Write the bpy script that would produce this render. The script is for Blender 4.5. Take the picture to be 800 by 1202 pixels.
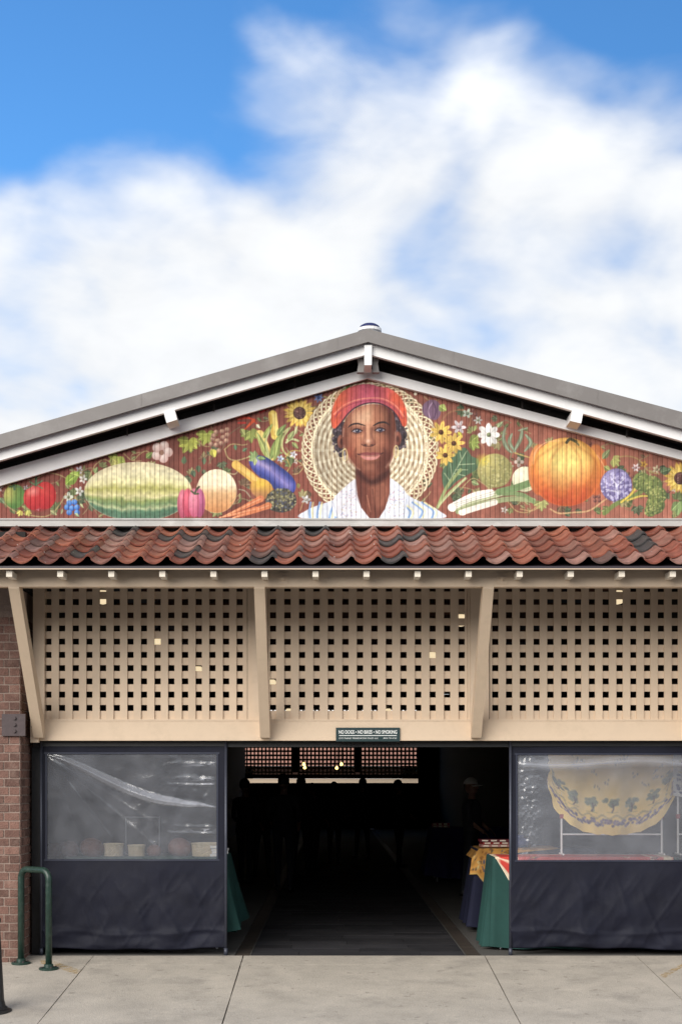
import bpy, bmesh, math, random
import numpy as np
from mathutils import Vector, Matrix
R = math.radians
random.seed(7); np.random.seed(7)
SC = bpy.context.scene
COL = SC.collection
for o in list(bpy.data.objects): bpy.data.objects.remove(o)

# ------------------------------------------------------------------ camera
F = 1669.4; D = 13.91; EYE = 1.725; VX = 390.0; HY = 915.0
cam = bpy.data.objects.new('camera', bpy.data.cameras.new('camera')); COL.objects.link(cam)
cam.location = (0, -D, EYE); cam.rotation_euler = (R(90), 0, 0)
cam.data.sensor_fit = 'VERTICAL'; cam.data.sensor_height = 36; cam.data.lens = 50
cam.data.shift_y = 314/1202; cam.data.shift_x = 10/1202
cam.data.clip_start = 0.1; cam.data.clip_end = 2000
SC.camera = cam
# ------------------------------------------------------------------ light
SUN_EL, SUN_AZ = R(27), R(-32)      # azimuth measured from -Y (behind the camera) towards -X
w = bpy.data.worlds.new('World'); SC.world = w; w.use_nodes = True
nt = w.node_tree; N = nt.nodes; L = nt.links; N.clear()
def nd(t, **k):
    n = N.new(t)
    for a, b in k.items(): setattr(n, a, b)
    return n
def mth(op, a, b=None, c=None, clamp=False):
    n = nd('ShaderNodeMath', operation=op, use_clamp=clamp)
    for i, v in enumerate((a, b, c)):
        if v is None: continue
        if isinstance(v, (int, float)): n.inputs[i].default_value = v
        else: L.new(v, n.inputs[i])
    return n.outputs[0]
out = nd('ShaderNodeOutputWorld'); bg = nd('ShaderNodeBackground')
sky = nd('ShaderNodeTexSky', sky_type='NISHITA'); sky.sun_disc = False
sky.sun_elevation = SUN_EL; sky.sun_rotation = R(180) + SUN_AZ
sky.air_density = 1.2; sky.dust_density = 0.3; sky.ozone_density = 2.0
tc = nd('ShaderNodeTexCoord'); sep = nd('ShaderNodeSeparateXYZ'); L.new(tc.outputs['Generated'], sep.inputs[0])
sx, sy, sz = sep.outputs
ay = mth('MAXIMUM', mth('ABSOLUTE', sy), 0.05)
U = mth('DIVIDE', sx, ay); V = mth('DIVIDE', sz, ay)      # tangent of azimuth / elevation (world directions)
def noise(vec_scale, scale, detail, rough, off=(0,0,0), dist=0.0):
    mp = nd('ShaderNodeMapping'); mp.inputs['Scale'].default_value = vec_scale; mp.inputs['Location'].default_value = off
    mp.inputs['Rotation'].default_value = (0, R(-28), 0)
    L.new(tc.outputs['Generated'], mp.inputs[0])
    n = nd('ShaderNodeTexNoise'); n.inputs['Scale'].default_value = scale; n.inputs['Detail'].default_value = detail
    n.inputs['Roughness'].default_value = rough; n.inputs['Distortion'].default_value = dist
    L.new(mp.outputs[0], n.inputs['Vector']); return n.outputs['Fac']
SKO = (5.6, 0.3)
n1 = noise((1, 1, 1.35), 8.5, 3.5, .45, (SKO[0], 0, SKO[1]), .35)
n2 = noise((1, 1, 2.0), 13.0, 4, .55, (0.4, 2, 5.2), .2)
# cloud deck below about 25 degrees in front, rising to the right, patchy above
edge = mth('ADD', mth('MULTIPLY', U, 0.15), 0.445)
bmp = mth('DIVIDE', mth('SUBTRACT', U, 0.02), 0.07)
edge = mth('ADD', edge, mth('MULTIPLY', mth('EXPONENT', mth('MULTIPLY', mth('MULTIPLY', bmp, bmp), -1)), 0.030))
cov = mth('MULTIPLY', mth('SUBTRACT', edge, V), 13.0)
cov = mth('MINIMUM', mth('MAXIMUM', cov, -1.25), 0.72)
up = mth('MULTIPLY', mth('SUBTRACT', mth('MULTIPLY', mth('LESS_THAN', sy, 0.0), 3.0), 2.0), 0.8)   # broken cloud all over the sky at the photographer's back
cov = mth('MAXIMUM', cov, up)
m = mth('ADD', cov, mth('MULTIPLY', mth('SUBTRACT', n1, 0.5), 3.4))
m = mth('ADD', m, mth('MULTIPLY', mth('SUBTRACT', n2, 0.5), 0.9))
mr = nd('ShaderNodeMapRange'); mr.interpolation_type = 'SMOOTHSTEP'
mr.inputs['From Min'].default_value = -0.7; mr.inputs['From Max'].default_value = 0.85; L.new(m, mr.inputs['Value'])
mask = mr.outputs[0]
cr = nd('ShaderNodeMapRange'); cr.inputs['From Min'].default_value = .3; cr.inputs['From Max'].default_value = .68
cr.inputs['To Min'].default_value = 0.76; cr.inputs["To Max"].default_value = 1.0; L.new(mth('ADD', mth('MULTIPLY', n1, .6), mth('MULTIPLY', n2, .4)), cr.inputs['Value'])
CLOUD = 9.6
cc = nd('ShaderNodeVectorMath', operation='SCALE'); cc.inputs[0].default_value = (CLOUD*.965, CLOUD*.985, CLOUD*1.01); L.new(cr.outputs[0], cc.inputs['Scale'])
blue = nd('ShaderNodeVectorMath', operation='MULTIPLY'); L.new(sky.outputs[0], blue.inputs[0]); blue.inputs[1].default_value = (0.60, 1.15, 1.68)
mx = nd('ShaderNodeMix', data_type='RGBA'); L.new(mask, mx.inputs[0]); L.new(blue.outputs[0], mx.inputs[6]); L.new(cc.outputs[0], mx.inputs[7])
L.new(mx.outputs[2], bg.inputs[0]); bg.inputs[1].default_value = 0.1; L.new(bg.outputs[0], out.inputs[0])
sd = bpy.data.lights.new('sun', 'SUN'); sd.energy = 3.5; sd.angle = R(48); sd.color = (1, .95, .88)
sun = bpy.data.objects.new('sun', sd); COL.objects.link(sun)
sun.rotation_euler = (R(90)-SUN_EL, 0, SUN_AZ)
SC.view_settings.view_transform = 'Standard'; SC.view_settings.look = 'None'
SC.view_settings.gamma = 1; SC.view_settings.use_curve_mapping = False
SC.view_settings.exposure = 0.2
SC.render.engine = 'CYCLES'
try: SC.cycles.transparent_max_bounces = 12
except Exception: pass

# ------------------------------------------------------------------ helpers
def P(px, py, Y):
    s = (D+Y)/F
    return Vector(((px-VX)*s, Y, EYE+(HY-py)*s))
def s2l(c):
    c = np.asarray(c, float)/255.0
    return np.where(c <= .04045, c/12.92, ((c+.055)/1.055)**2.4)
def rgb(*c): return tuple(float(v) for v in s2l(c))+(1.0,)

def mat(name, col, rough=.6, var=.12, scale=6, bump=0.0, bscale=40, metal=0.0, island=0.0, spec=.5, stretch=(1,1,1), emis=None, estr=0, dirt=None, dirt_amt=.5, dirt_scale=3):
    m = bpy.data.materials.new(name); m.use_nodes = True
    t = m.node_tree; n = t.nodes; l = t.links; b = n['Principled BSDF']
    b.inputs['Roughness'].default_value = rough; b.inputs['Metallic'].default_value = metal
    b.inputs['Specular IOR Level'].default_value = spec
    c = n.new('ShaderNodeTexCoord'); mp = n.new('ShaderNodeMapping'); mp.inputs['Scale'].default_value = stretch
    l.new(c.outputs['Object'], mp.inputs[0])
    tx = n.new('ShaderNodeTexNoise'); tx.inputs['Scale'].default_value = scale; tx.inputs['Detail'].default_value = 6; tx.inputs['Roughness'].default_value = .65
    l.new(mp.outputs[0], tx.inputs['Vector'])
    mr = n.new('ShaderNodeMapRange'); mr.inputs['From Min'].default_value = .3; mr.inputs['From Max'].default_value = .7
    mr.inputs['To Min'].default_value = 1-var; mr.inputs['To Max'].default_value = 1+var; l.new(tx.outputs['Fac'], mr.inputs['Value'])
    hs = n.new('ShaderNodeHueSaturation'); hs.inputs['Color'].default_value = col; l.new(mr.outputs[0], hs.inputs['Value'])
    last = hs.outputs[0]
    if island:
        g = n.new('ShaderNodeNewGeometry'); m2 = n.new('ShaderNodeMapRange'); m2.inputs['To Min'].default_value = 1-island; m2.inputs['To Max'].default_value = 1+island
        l.new(g.outputs['Random Per Island'], m2.inputs['Value']); h2 = n.new('ShaderNodeHueSaturation'); l.new(m2.outputs[0], h2.inputs['Value']); l.new(last, h2.inputs['Color']); last = h2.outputs[0]
    if dirt:
        t2 = n.new('ShaderNodeTexNoise'); t2.inputs['Scale'].default_value = dirt_scale; t2.inputs['Detail'].default_value = 8; t2.inputs['Roughness'].default_value = .7
        l.new(mp.outputs[0], t2.inputs['Vector'])
        m3 = n.new('ShaderNodeMapRange'); m3.inputs['From Min'].default_value = .5; m3.inputs['From Max'].default_value = .75; m3.inputs['To Max'].default_value = dirt_amt
        l.new(t2.outputs['Fac'], m3.inputs['Value']); x = n.new('ShaderNodeMix'); x.data_type = 'RGBA'
        l.new(m3.outputs[0], x.inputs[0]); l.new(last, x.inputs[6]); x.inputs[7].default_value = dirt; last = x.outputs[2]
    l.new(last, b.inputs['Base Color'])
    if bump:
        t3 = n.new('ShaderNodeTexNoise'); t3.inputs['Scale'].default_value = bscale; t3.inputs['Detail'].default_value = 5; l.new(mp.outputs[0], t3.inputs['Vector'])
        bp = n.new('ShaderNodeBump'); bp.inputs['Strength'].default_value = bump; bp.inputs['Distance'].default_value = .02
        l.new(t3.outputs['Fac'], bp.inputs['Height']); l.new(bp.outputs[0], b.inputs['Normal'])
    if emis:
        b.inputs['Emission Color'].default_value = emis; b.inputs['Emission Strength'].default_value = estr
    return m
def attr_mat(name, rough=.6, bump=.0, bscale=60, spec=.3, var=.1, vscale=8):
    m = bpy.data.materials.new(name); m.use_nodes = True
    t = m.node_tree; n = t.nodes; l = t.links; b = n['Principled BSDF']
    a = n.new('ShaderNodeAttribute'); a.attribute_name = 'paint'
    b.inputs['Roughness'].default_value = rough; b.inputs['Specular IOR Level'].default_value = spec
    c = n.new('ShaderNodeTexCoord')
    tx = n.new('ShaderNodeTexNoise'); tx.inputs['Scale'].default_value = vscale; tx.inputs['Detail'].default_value = 8; l.new(c.outputs['Object'], tx.inputs['Vector'])
    mr = n.new('ShaderNodeMapRange'); mr.inputs['From Min'].default_value = .3; mr.inputs['From Max'].default_value = .7
    mr.inputs['To Min'].default_value = 1-var; mr.inputs['To Max'].default_value = 1+var; l.new(tx.outputs['Fac'], mr.inputs['Value'])
    hs = n.new('ShaderNodeHueSaturation'); l.new(a.outputs['Color'], hs.inputs['Color']); l.new(mr.outputs[0], hs.inputs['Value'])
    l.new(hs.outputs[0], b.inputs['Base Color'])
    if bump:
        t3 = n.new('ShaderNodeTexNoise'); t3.inputs['Scale'].default_value = bscale; l.new(c.outputs['Object'], t3.inputs['Vector'])
        bp = n.new('ShaderNodeBump'); bp.inputs['Strength'].default_value = bump; bp.inputs['Distance'].default_value = .01
        l.new(t3.outputs['Fac'], bp.inputs['Height']); l.new(bp.outputs[0], b.inputs['Normal'])
    return m

def link(name, me, m=None, parent=None, smooth=False):
    o = bpy.data.objects.new(name, me); COL.objects.link(o)
    if m is not None:
        for x in (m if isinstance(m, (list, tuple)) else [m]): me.materials.append(x)
    if parent is not None: o.parent = parent
    if smooth and len(me.polygons): me.polygons.foreach_set('use_smooth', [True]*len(me.polygons))
    return o
def obj(name, bm, m, parent=None, smooth=False, bevel=0.0):
    if bevel:
        es = [e for e in bm.edges if len(e.link_faces) == 2 and e.calc_face_angle(0) > .5]
        bmesh.ops.bevel(bm, geom=es, offset=bevel, segments=1, affect='EDGES', clamp_overlap=True)
    bmesh.ops.recalc_face_normals(bm, faces=bm.faces[:])
    me = bpy.data.meshes.new(name); bm.to_mesh(me); bm.free()
    return link(name, me, m, parent, smooth)
def tag(o, label=None, cat=None, group=None, kind=None):
    if label: o['label'] = label
    if cat: o['category'] = cat
    if group: o['group'] = group
    if kind: o['kind'] = kind
    return o
def empty(name, loc=(0,0,0), rz=0):
    o = bpy.data.objects.new(name, None); COL.objects.link(o); o.location = loc; o.rotation_euler = (0,0,rz); o.empty_display_size = .1
    return o
def copy_tree(o, parent=None):
    c = o.copy(); COL.objects.link(c); c.parent = parent
    for ch in [x for x in bpy.data.objects if x.parent == o]: copy_tree(ch, c)
    return c
def BM(): return bmesh.new()
def box(bm, x0, x1, y0, y1, z0, z1, M=None):
    vs = [bm.verts.new(v) for v in ((x0,y0,z0),(x1,y0,z0),(x1,y1,z0),(x0,y1,z0),(x0,y0,z1),(x1,y0,z1),(x1,y1,z1),(x0,y1,z1))]
    if M is not None:
        for v in vs: v.co = M @ v.co
    for f in ((3,2,1,0),(4,5,6,7),(0,1,5,4),(1,2,6,5),(2,3,7,6),(3,0,4,7)): bm.faces.new([vs[i] for i in f])
    return vs
def prism(bm, pts, y0, y1):
    "pts: list of (x,z) outline; extruded along Y"
    a = [bm.verts.new((x, y0, z)) for x, z in pts]; b = [bm.verts.new((x, y1, z)) for x, z in pts]
    bm.faces.new(a); bm.faces.new(b[::-1]); n = len(pts)
    for i in range(n): bm.faces.new((a[i], b[i], b[(i+1)%n], a[(i+1)%n]))
def pprism(bm, pix, Y, th):
    "pixel outline unprojected on the plane Y, given a real thickness behind it"
    prism(bm, [(P(x,y,Y).x, P(x,y,Y).z) for x, y in pix], Y, Y+th)
def tube(bm, pts, r, seg=10, closed=False):
    pts = [Vector(p) for p in pts]; rs = r if isinstance(r, (list, tuple)) else [r]*len(pts)
    rings = []; prev = None
    for i, p in enumerate(pts):
        t = (pts[min(i+1, len(pts)-1)]-pts[max(i-1, 0)]).normalized()
        if prev is None:
            a = Vector((0,0,1)) if abs(t.z) < .9 else Vector((1,0,0)); u = t.cross(a).normalized()
        else: u = (prev - t*prev.dot(t)).normalized()
        prev = u; v = t.cross(u)
        rings.append([bm.verts.new(p+(u*math.cos(k/seg*2*math.pi)+v*math.sin(k/seg*2*math.pi))*rs[i]) for k in range(seg)])
    for a, b in zip(rings, rings[1:]):
        for k in range(seg): bm.faces.new((a[k], a[(k+1)%seg], b[(k+1)%seg], b[k]))
    bm.faces.new(rings[0][::-1]); bm.faces.new(rings[-1])
def lathe(bm, prof, seg=20, c=(0,0,0)):
    c = Vector(c); rings = []
    for r, z in prof:
        rings.append([bm.verts.new(c+Vector((r*math.cos(k/seg*2*math.pi), r*math.sin(k/seg*2*math.pi), z))) for k in range(seg)])
    for a, b in zip(rings, rings[1:]):
        for k in range(seg): bm.faces.new((a[k], a[(k+1)%seg], b[(k+1)%seg], b[k]))
    bm.faces.new(rings[0][::-1]); bm.faces.new(rings[-1])
def grid_mesh(name, V, keep=None):
    "V: (H,W,3) array"
    H, W = V.shape[:2]
    idx = np.arange(H*W).reshape(H, W)
    f = np.stack([idx[:-1,:-1], idx[:-1,1:], idx[1:,1:], idx[1:,:-1]], -1).reshape(-1, 4)
    if keep is not None: f = f[keep.reshape(-1)]
    used, inv = np.unique(f, return_inverse=True); inv = inv.reshape(f.shape)
    co = V.reshape(-1, 3)[used]
    me = bpy.data.meshes.new(name); me.vertices.add(len(co)); me.vertices.foreach_set('co', co.astype(np.float32).ravel())
    me.loops.add(inv.size); me.loops.foreach_set('vertex_index', inv.astype(np.int32).ravel())
    me.polygons.add(len(inv)); me.polygons.foreach_set('loop_start', (np.arange(len(inv))*4).astype(np.int32)); me.update(calc_edges=True)
    me.validate()
    return me, used
def paint_attr(me, col):
    a = me.color_attributes.new('paint', 'FLOAT_COLOR', 'POINT')
    c = np.ones((len(col), 4), np.float32); c[:, :3] = s2l(np.clip(col, 0, 255))
    a.data.foreach_set('color', c.ravel())

# smooth random field used by painters
def field(x, y, sc, seed):
    rs = np.random.RandomState(seed); T = rs.rand(64, 64)
    u = x/sc; v = y/sc; i = np.floor(u).astype(int); j = np.floor(v).astype(int); a = u-i; b = v-j
    a = a*a*(3-2*a); b = b*b*(3-2*b)
    g = lambda p, q: T[np.mod(q, 64), np.mod(p, 64)]
    return (g(i,j)*(1-a)+g(i+1,j)*a)*(1-b)+(g(i,j+1)*(1-a)+g(i+1,j+1)*a)*b

class Painter:
    def __init__(s, PX, PY, bgc):
        s.X = PX; s.Y = PY; s.C = np.zeros(PX.shape+(3,)); s.C[:] = bgc; s.soft = .5
    def box(s, x0, x1, y0, y1):
        xs = s.X[0]; ys = s.Y[:, 0]
        i0, i1 = np.searchsorted(xs, [x0-2, x1+2]); ysr = ys[::-1] if ys[0] > ys[-1] else ys
        j0, j1 = np.searchsorted(ysr, [y0-2, y1+2])
        if ys[0] > ys[-1]: j0, j1 = len(ys)-j1, len(ys)-j0
        return slice(j0, j1), slice(i0, i1)
    def put(s, sl, a, col):
        a = np.clip(a, 0, 1)[..., None]
        s.C[sl] = s.C[sl]*(1-a)+np.asarray(col, float)*a
    def ell(s, cx, cy, rx, ry, col, rot=0, col2=None, light=(-.3, -.4), op=1, soft=None):
        r = max(rx, ry); sl = s.box(cx-r, cx+r, cy-r, cy+r); x = s.X[sl]-cx; y = s.Y[sl]-cy
        c, t = math.cos(rot), math.sin(rot); u = (x*c+y*t)/rx; v = (-x*t+y*c)/ry; d = np.sqrt(u*u+v*v)
        so = (soft if soft is not None else s.soft)
        a = np.clip((1-d)*min(rx, ry)/so*.5+.5, 0, 1)*op
        if col2 is not None:
            k = np.clip(np.sqrt((x/rx-light[0])**2+(y/ry-light[1])**2)/1.35, 0, 1)[..., None]
            cc = np.asarray(col, float)*(1-k)+np.asarray(col2, float)*k
        else: cc = col
        s.put(sl, a, cc); return sl, u, v, a
    def seg_d(s, sl, pts, wid=None):
        X = s.X[sl]; Y = s.Y[sl]; D_ = np.full(X.shape, 1e9)
        n = len(pts)-1
        for i in range(n):
            ax, ay = pts[i]; bx, by = pts[i+1]; dx, dy = bx-ax, by-ay; q = dx*dx+dy*dy+1e-9
            t = np.clip(((X-ax)*dx+(Y-ay)*dy)/q, 0, 1); d = np.hypot(X-ax-t*dx, Y-ay-t*dy)
            if wid is not None: d = d-(wid[i]*(1-t)+wid[i+1]*t)
            D_ = np.minimum(D_, d)
        return D_
    def stroke(s, pts, wd, col, op=1, taper=False, smooth=True, soft=None):
        pts = spline(pts) if smooth and len(pts) > 2 else pts
        n = len(pts); ws = [wd/2*(1-.85*i/(n-1)) for i in range(n)] if taper is True else ([wd/2*math.sin(math.pi*(.08+.84*i/(n-1)))**.7 for i in range(n)] if taper == 'both' else [wd/2]*n)
        xs = [p[0] for p in pts]; ys = [p[1] for p in pts]
        sl = s.box(min(xs)-wd, max(xs)+wd, min(ys)-wd, max(ys)+wd); d = s.seg_d(sl, pts, ws)
        s.put(sl, np.clip(.5-d/(soft or s.soft)*.5, 0, 1)*op, col)
    def poly(s, pts, col, op=1, smooth=True, soft=None):
        pts = spline(pts, True) if smooth else pts
        xs = [p[0] for p in pts]; ys = [p[1] for p in pts]; sl = s.box(min(xs), max(xs), min(ys), max(ys))
        X = s.X[sl]; Y = s.Y[sl]; ins = np.zeros(X.shape, bool); n = len(pts)
        for i in range(n):
            x1, y1 = pts[i]; x2, y2 = pts[(i+1)%n]
            if y1 == y2: continue
            c = ((y1 > Y) != (y2 > Y)) & (X < (x2-x1)*(Y-y1)/(y2-y1)+x1); ins ^= c
        d = s.seg_d(sl, list(pts)+[pts[0]]); d = np.where(ins, d, -d); so = soft or s.soft
        a = np.clip(d/so*.5+.5, 0, 1)*op; cc = col(X, Y) if callable(col) else col
        s.put(sl, a, cc); return sl, a
    def leaf(s, x, y, ln, wd, ang, col, vein=True):
        c, t = math.cos(ang), math.sin(ang); tr = lambda u, v: (x+u*c-v*t, y+u*t+v*c)
        p = [tr(0,0), tr(ln*.3, wd*.5), tr(ln*.65, wd*.38), tr(ln, 0), tr(ln*.65, -wd*.38), tr(ln*.3, -wd*.5)]
        s.poly(p, col); 
        d = np.asarray(col)*.6
        s.poly([tr(0,0), tr(ln*.3, wd*.5), tr(ln*.65, wd*.38), tr(ln, 0), tr(ln*.5, wd*.05)], d, op=.5)
        if vein: s.stroke([tr(0,0), tr(ln*.9, 0)], .5, np.minimum(np.asarray(col)*1.35+15, 255), op=.8)
    def mleaf(s, x, y, r, ang, col, n=5):
        for k in range(n): s.leaf(x, y, r*(1 if k == n//2 else .85), r*.6, ang+(k-(n-1)/2)*.62, np.asarray(col)*random.uniform(.85, 1.12))
    def flower(s, x, y, r, n, col, cen, cr=.3, pw=.55, ph=0, dark=.8):
        for k in range(n):
            a = ph+2*math.pi*k/n+random.uniform(-.08, .08); q = r*random.uniform(.88, 1.06); c, t = math.cos(a), math.sin(a)
            cc = np.asarray(col)*random.uniform(dark, 1.05)
            s.ell(x+c*q*.58, y+t*q*.58, q*.46, r*pw*.5*2*math.pi/n*.75, np.minimum(cc, 255), rot=a)
            s.stroke([(x+c*q*.2, y+t*q*.2), (x+c*q*.75, y+t*q*.75)], .5, cc*.72, op=.6)
        s.ell(x, y, r*cr, r*cr, cen, col2=np.asarray(cen)*.5)
    def stipple(s, cx, cy, rx, ry, n, r, cols, rot=0, op=.8):
        for _ in range(n):
            q = math.sqrt(random.random()); a = random.uniform(0, 6.283); u = q*math.cos(a)*rx; v = q*math.sin(a)*ry
            c, t = math.cos(rot), math.sin(rot); rr = r*random.uniform(.6, 1.3)
            s.ell(cx+u*c-v*t, cy+u*t+v*c, rr, rr, random.choice(cols), op=op)
def spline(pts, closed=False, k=6):
    p = [np.asarray(q, float) for q in pts]; n = len(p); o = []
    rng = range(n) if closed else range(n-1)
    for i in rng:
        g = (lambda j: p[j % n]) if closed else (lambda j: p[max(0, min(n-1, j))])
        a, b, c, d = g(i-1), g(i), g(i+1), g(i+2)
        for t in range(k):
            t /= k; o.append(tuple(.5*((2*b)+(-a+c)*t+(2*a-5*b+4*c-d)*t*t+(-a+3*b-3*c+d)*t**3)))
    if not closed: o.append(tuple(p[-1]))
    return o

# ------------------------------------------------------------------ materials
M_white = mat('white_paint', (.78,.77,.765,1), .6, .06, 5, .05, 30, dirt=(.32,.31,.30,1), dirt_amt=.22, dirt_scale=5)
M_grey = mat('grey_metal_fascia', (.175,.16,.152,1), .5, .05, 3, dirt=(.35,.34,.33,1), dirt_amt=.3)
M_tan = mat('tan_paint', (.68,.53,.385,1), .6, .05, 4, .06, 25, dirt=(.36,.28,.19,1), dirt_amt=.35, dirt_scale=4)
M_tan2 = mat('tan_paint_slats', (.68,.53,.385,1), .6, .05, 4, .04, 30, island=.05)
M_cream = mat('cream_paint', (.84,.76,.64,1), .5, .05)
M_bolt = mat('brown_steel', (.06,.04,.042,1), .5, .2, 20)
M_purple = mat('dark_drip_edge', (.035,.026,.034,1), .4, .1)
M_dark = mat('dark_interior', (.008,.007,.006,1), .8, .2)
M_wood = mat('red_brown_timber', (.10,.045,.028,1), .7, .3, 6, stretch=(1,.2,4))
M_soff = mat('black_brown_soffit', (.016,.012,.011,1), .8, .3, 5)
M_mortar = mat("mortar", (.29,.215,.18,1), .9, .15, 30, .3, 80)
M_brick = mat('brown_brick', (.15,.078,.06,1), .85, .25, 25, .5, 60, island=.34, dirt=(.30,.21,.17,1), dirt_amt=.45, dirt_scale=9)
M_green = mat('green_enamel', (.012,.035,.026,1), .35, .25, 30, .05, dirt=(.10,.13,.11,1), dirt_amt=.4, dirt_scale=25)
M_black = mat('black_paint', (.012,.012,.013,1), .45, .2, 12)
M_steel = mat('galvanised_steel', (.45,.46,.48,1), .35, .12, 12, metal=.8)
M_pole = mat('dull_pole', (.045,.05,.07,1), .4, .12, 12, metal=.2)

# ------------------------------------------------------------------ ground
def concrete():
    m = mat('concrete', (.44,.395,.335,1), .85, .13, 2.6, .35, 90, dirt=(.17,.155,.14,1), dirt_amt=.5, dirt_scale=2.2)
    t = m.node_tree; n = t.nodes; l = t.links; b = n['Principled BSDF']; src = b.inputs['Base Color'].links[0].from_socket
    c = n.new('ShaderNodeTexCoord')
    v = n.new('ShaderNodeTexNoise'); v.inputs['Scale'].default_value = 11; v.inputs['Detail'].default_value = 2
    l.new(c.outputs['Object'], v.inputs['Vector']); r = n.new('ShaderNodeMapRange'); r.inputs['From Min'].default_value = .67; r.inputs['From Max'].default_value = .72; r.inputs['To Max'].default_value = .45
    l.new(v.outputs['Fac'], r.inputs['Value']); x = n.new('ShaderNodeMix'); x.data_type = 'RGBA'; l.new(r.outputs[0], x.inputs[0]); l.new(src, x.inputs[6]); x.inputs[7].default_value = (.15,.13,.11,1)
    v2 = n.new('ShaderNodeTexNoise'); v2.inputs['Scale'].default_value = 140; v2.inputs['Detail'].default_value = 2; l.new(c.outputs['Object'], v2.inputs['Vector'])
    r2 = n.new('ShaderNodeMapRange'); r2.inputs['From Min'].default_value = .3; r2.inputs['From Max'].default_value = .7; r2.inputs['To Min'].default_value = .74; r2.inputs['To Max'].default_value = 1.2
    l.new(v2.outputs['Fac'], r2.inputs['Value']); h = n.new('ShaderNodeHueSaturation'); l.new(x.outputs[2], h.inputs['Color']); l.new(r2.outputs[0], h.inputs['Value']); l.new(h.outputs[0], b.inputs['Base Color'])
    return m
M_conc = concrete()
M_asph = mat('asphalt', (.05,.05,.052,1), .9, .15, 30, .3, 120)
SL = .08; YE = -4.2
bm = BM(); box(bm, -250, 250, -300, 300, -1.0, -.46); tag(obj('ground', bm, M_asph), kind='structure')
# sidewalk apron of sloping slabs, with tooled joints between them
xs = [-14, -9.6, -5.6, -2.335, -.872, 1.489, 2.965, 6.2, 10.4, 14]
ysl = [0.02, -.42, -2.75-.3, YE]
bm = BM()
g = .0045
for (xa, xb) in zip(xs, xs[1:]):
    for (ya, yb) in zip(ysl, ysl[1:]):
        yy0, yy1 = yb+g, ya-g; xx0, xx1 = xa+g, xb-g
        if ya > 0: yy1 = ya
        n = 7; top = []
        # slightly wavy joint edges
        ring = []
        for i in range(n): ring.append((xx0+random.uniform(-.002,.002), yy0+(yy1-yy0)*i/(n-1)))
        for i in range(1, n-1): ring.append((xx0+(xx1-xx0)*i/(n-1), yy1))
        for i in range(n): ring.append((xx1+random.uniform(-.002,.002), yy1+(yy0-yy1)*i/(n-1)))
        for i in range(1, n-1): ring.append((xx1+(xx0-xx1)*i/(n-1), yy0))
        tv = [bm.verts.new((x, y, SL*min(y, 0))) for x, y in ring]; bv = [bm.verts.new((x, y, SL*y-.12)) for x, y in ring]
        bm.faces.new(tv)
        for i in range(len(ring)): bm.faces.new((tv[i], bv[i], bv[(i+1)%len(ring)], tv[(i+1)%len(ring)]))
tag(obj('sidewalk', bm, M_conc), kind='structure')
M_joint = mat('joint_dirt', (.06,.052,.045,1), .95, .3, 20)
bm = BM(); v = [bm.verts.new(p) for p in ((-14,.02,-.012),(14,.02,-.012),(14,YE,SL*YE-.012),(-14,YE,SL*YE-.012))]; bm.faces.new(v)
tag(obj('sidewalk_joint_bed', bm, M_joint), kind='structure')
bm = BM(); box(bm, -14, 14, YE-.16, YE-.002, -.6, SL*YE-.002); tag(obj('kerb', bm, M_conc, bevel=.02), kind='structure')
# faded yellow paint
def ymark(pts):
    bm = BM(); n = len(pts)
    v = [bm.verts.new((x, y, SL*y+.003)) for x, y in pts]; bm.faces.new(v); return bm
m = mat('worn_yellow_paint', (.50,.31,.07,1), .8, .2, 20)
def wear(m, lo=.42, hi=.62, sc=16):
    t = m.node_tree; n = t.nodes; l = t.links; b = n['Principled BSDF']; c = n.new('ShaderNodeTexCoord')
    v = n.new('ShaderNodeTexNoise'); v.inputs['Scale'].default_value = sc; v.inputs['Detail'].default_value = 8; v.inputs['Roughness'].default_value = .75; l.new(c.outputs['Object'], v.inputs['Vector'])
    r = n.new('ShaderNodeMapRange'); r.inputs['From Min'].default_value = lo; r.inputs['From Max'].default_value = hi; r.inputs['To Max'].default_value = .62; l.new(v.outputs['Fac'], r.inputs['Value']); l.new(r.outputs[0], b.inputs['Alpha'])
wear(m)
def G(px, py):   # pixel -> point on the sloping apron
    t = (EYE+SL*D)/((py-HY)/F+SL); return ((px-VX)*t/F, t-D)
bm = ymark([G(48,1127), G(64,1128.5), G(96,1139.5), G(90,1144), G(66,1136), G(48,1131)]); tag(obj('yellow_marking', bm, m), kind='structure')
bm = ymark([G(772,1146), G(780,1148), G(806,1132), G(806,1128)]); tag(obj('yellow_marking', bm, m), kind='structure')

# market floor
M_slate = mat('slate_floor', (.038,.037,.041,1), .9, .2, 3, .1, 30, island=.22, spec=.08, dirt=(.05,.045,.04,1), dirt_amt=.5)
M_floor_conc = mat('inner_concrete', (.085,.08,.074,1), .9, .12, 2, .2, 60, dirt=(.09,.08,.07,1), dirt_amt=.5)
M_strip = mat('drain_grate', (.05,.038,.03,1), .6, .2, 10, island=.25)
FL0, FL1 = -.80, 1.30
bm = BM()
y = .03; row = 0
while y < 37:
    h = .30; x = FL0; off = (row % 2)*.55+random.uniform(0, .3)
    first = True
    while x < FL1-.01:
        ln = (off+.25 if first else 1.2); first = False; x1 = min(FL1, x+ln)
        box(bm, x+.003, x1-.003, y+.003, y+h-.003, -.1, random.uniform(-.0015, .0015)); x = x1
    y += h; row += 1
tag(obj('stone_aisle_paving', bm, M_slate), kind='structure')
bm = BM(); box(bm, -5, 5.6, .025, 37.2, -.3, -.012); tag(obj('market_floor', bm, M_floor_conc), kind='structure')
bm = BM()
for a, b in ((-3.0, -.96), (1.46, 3.6)): box(bm, a, b, .03, 37, -.011, 0)
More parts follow.
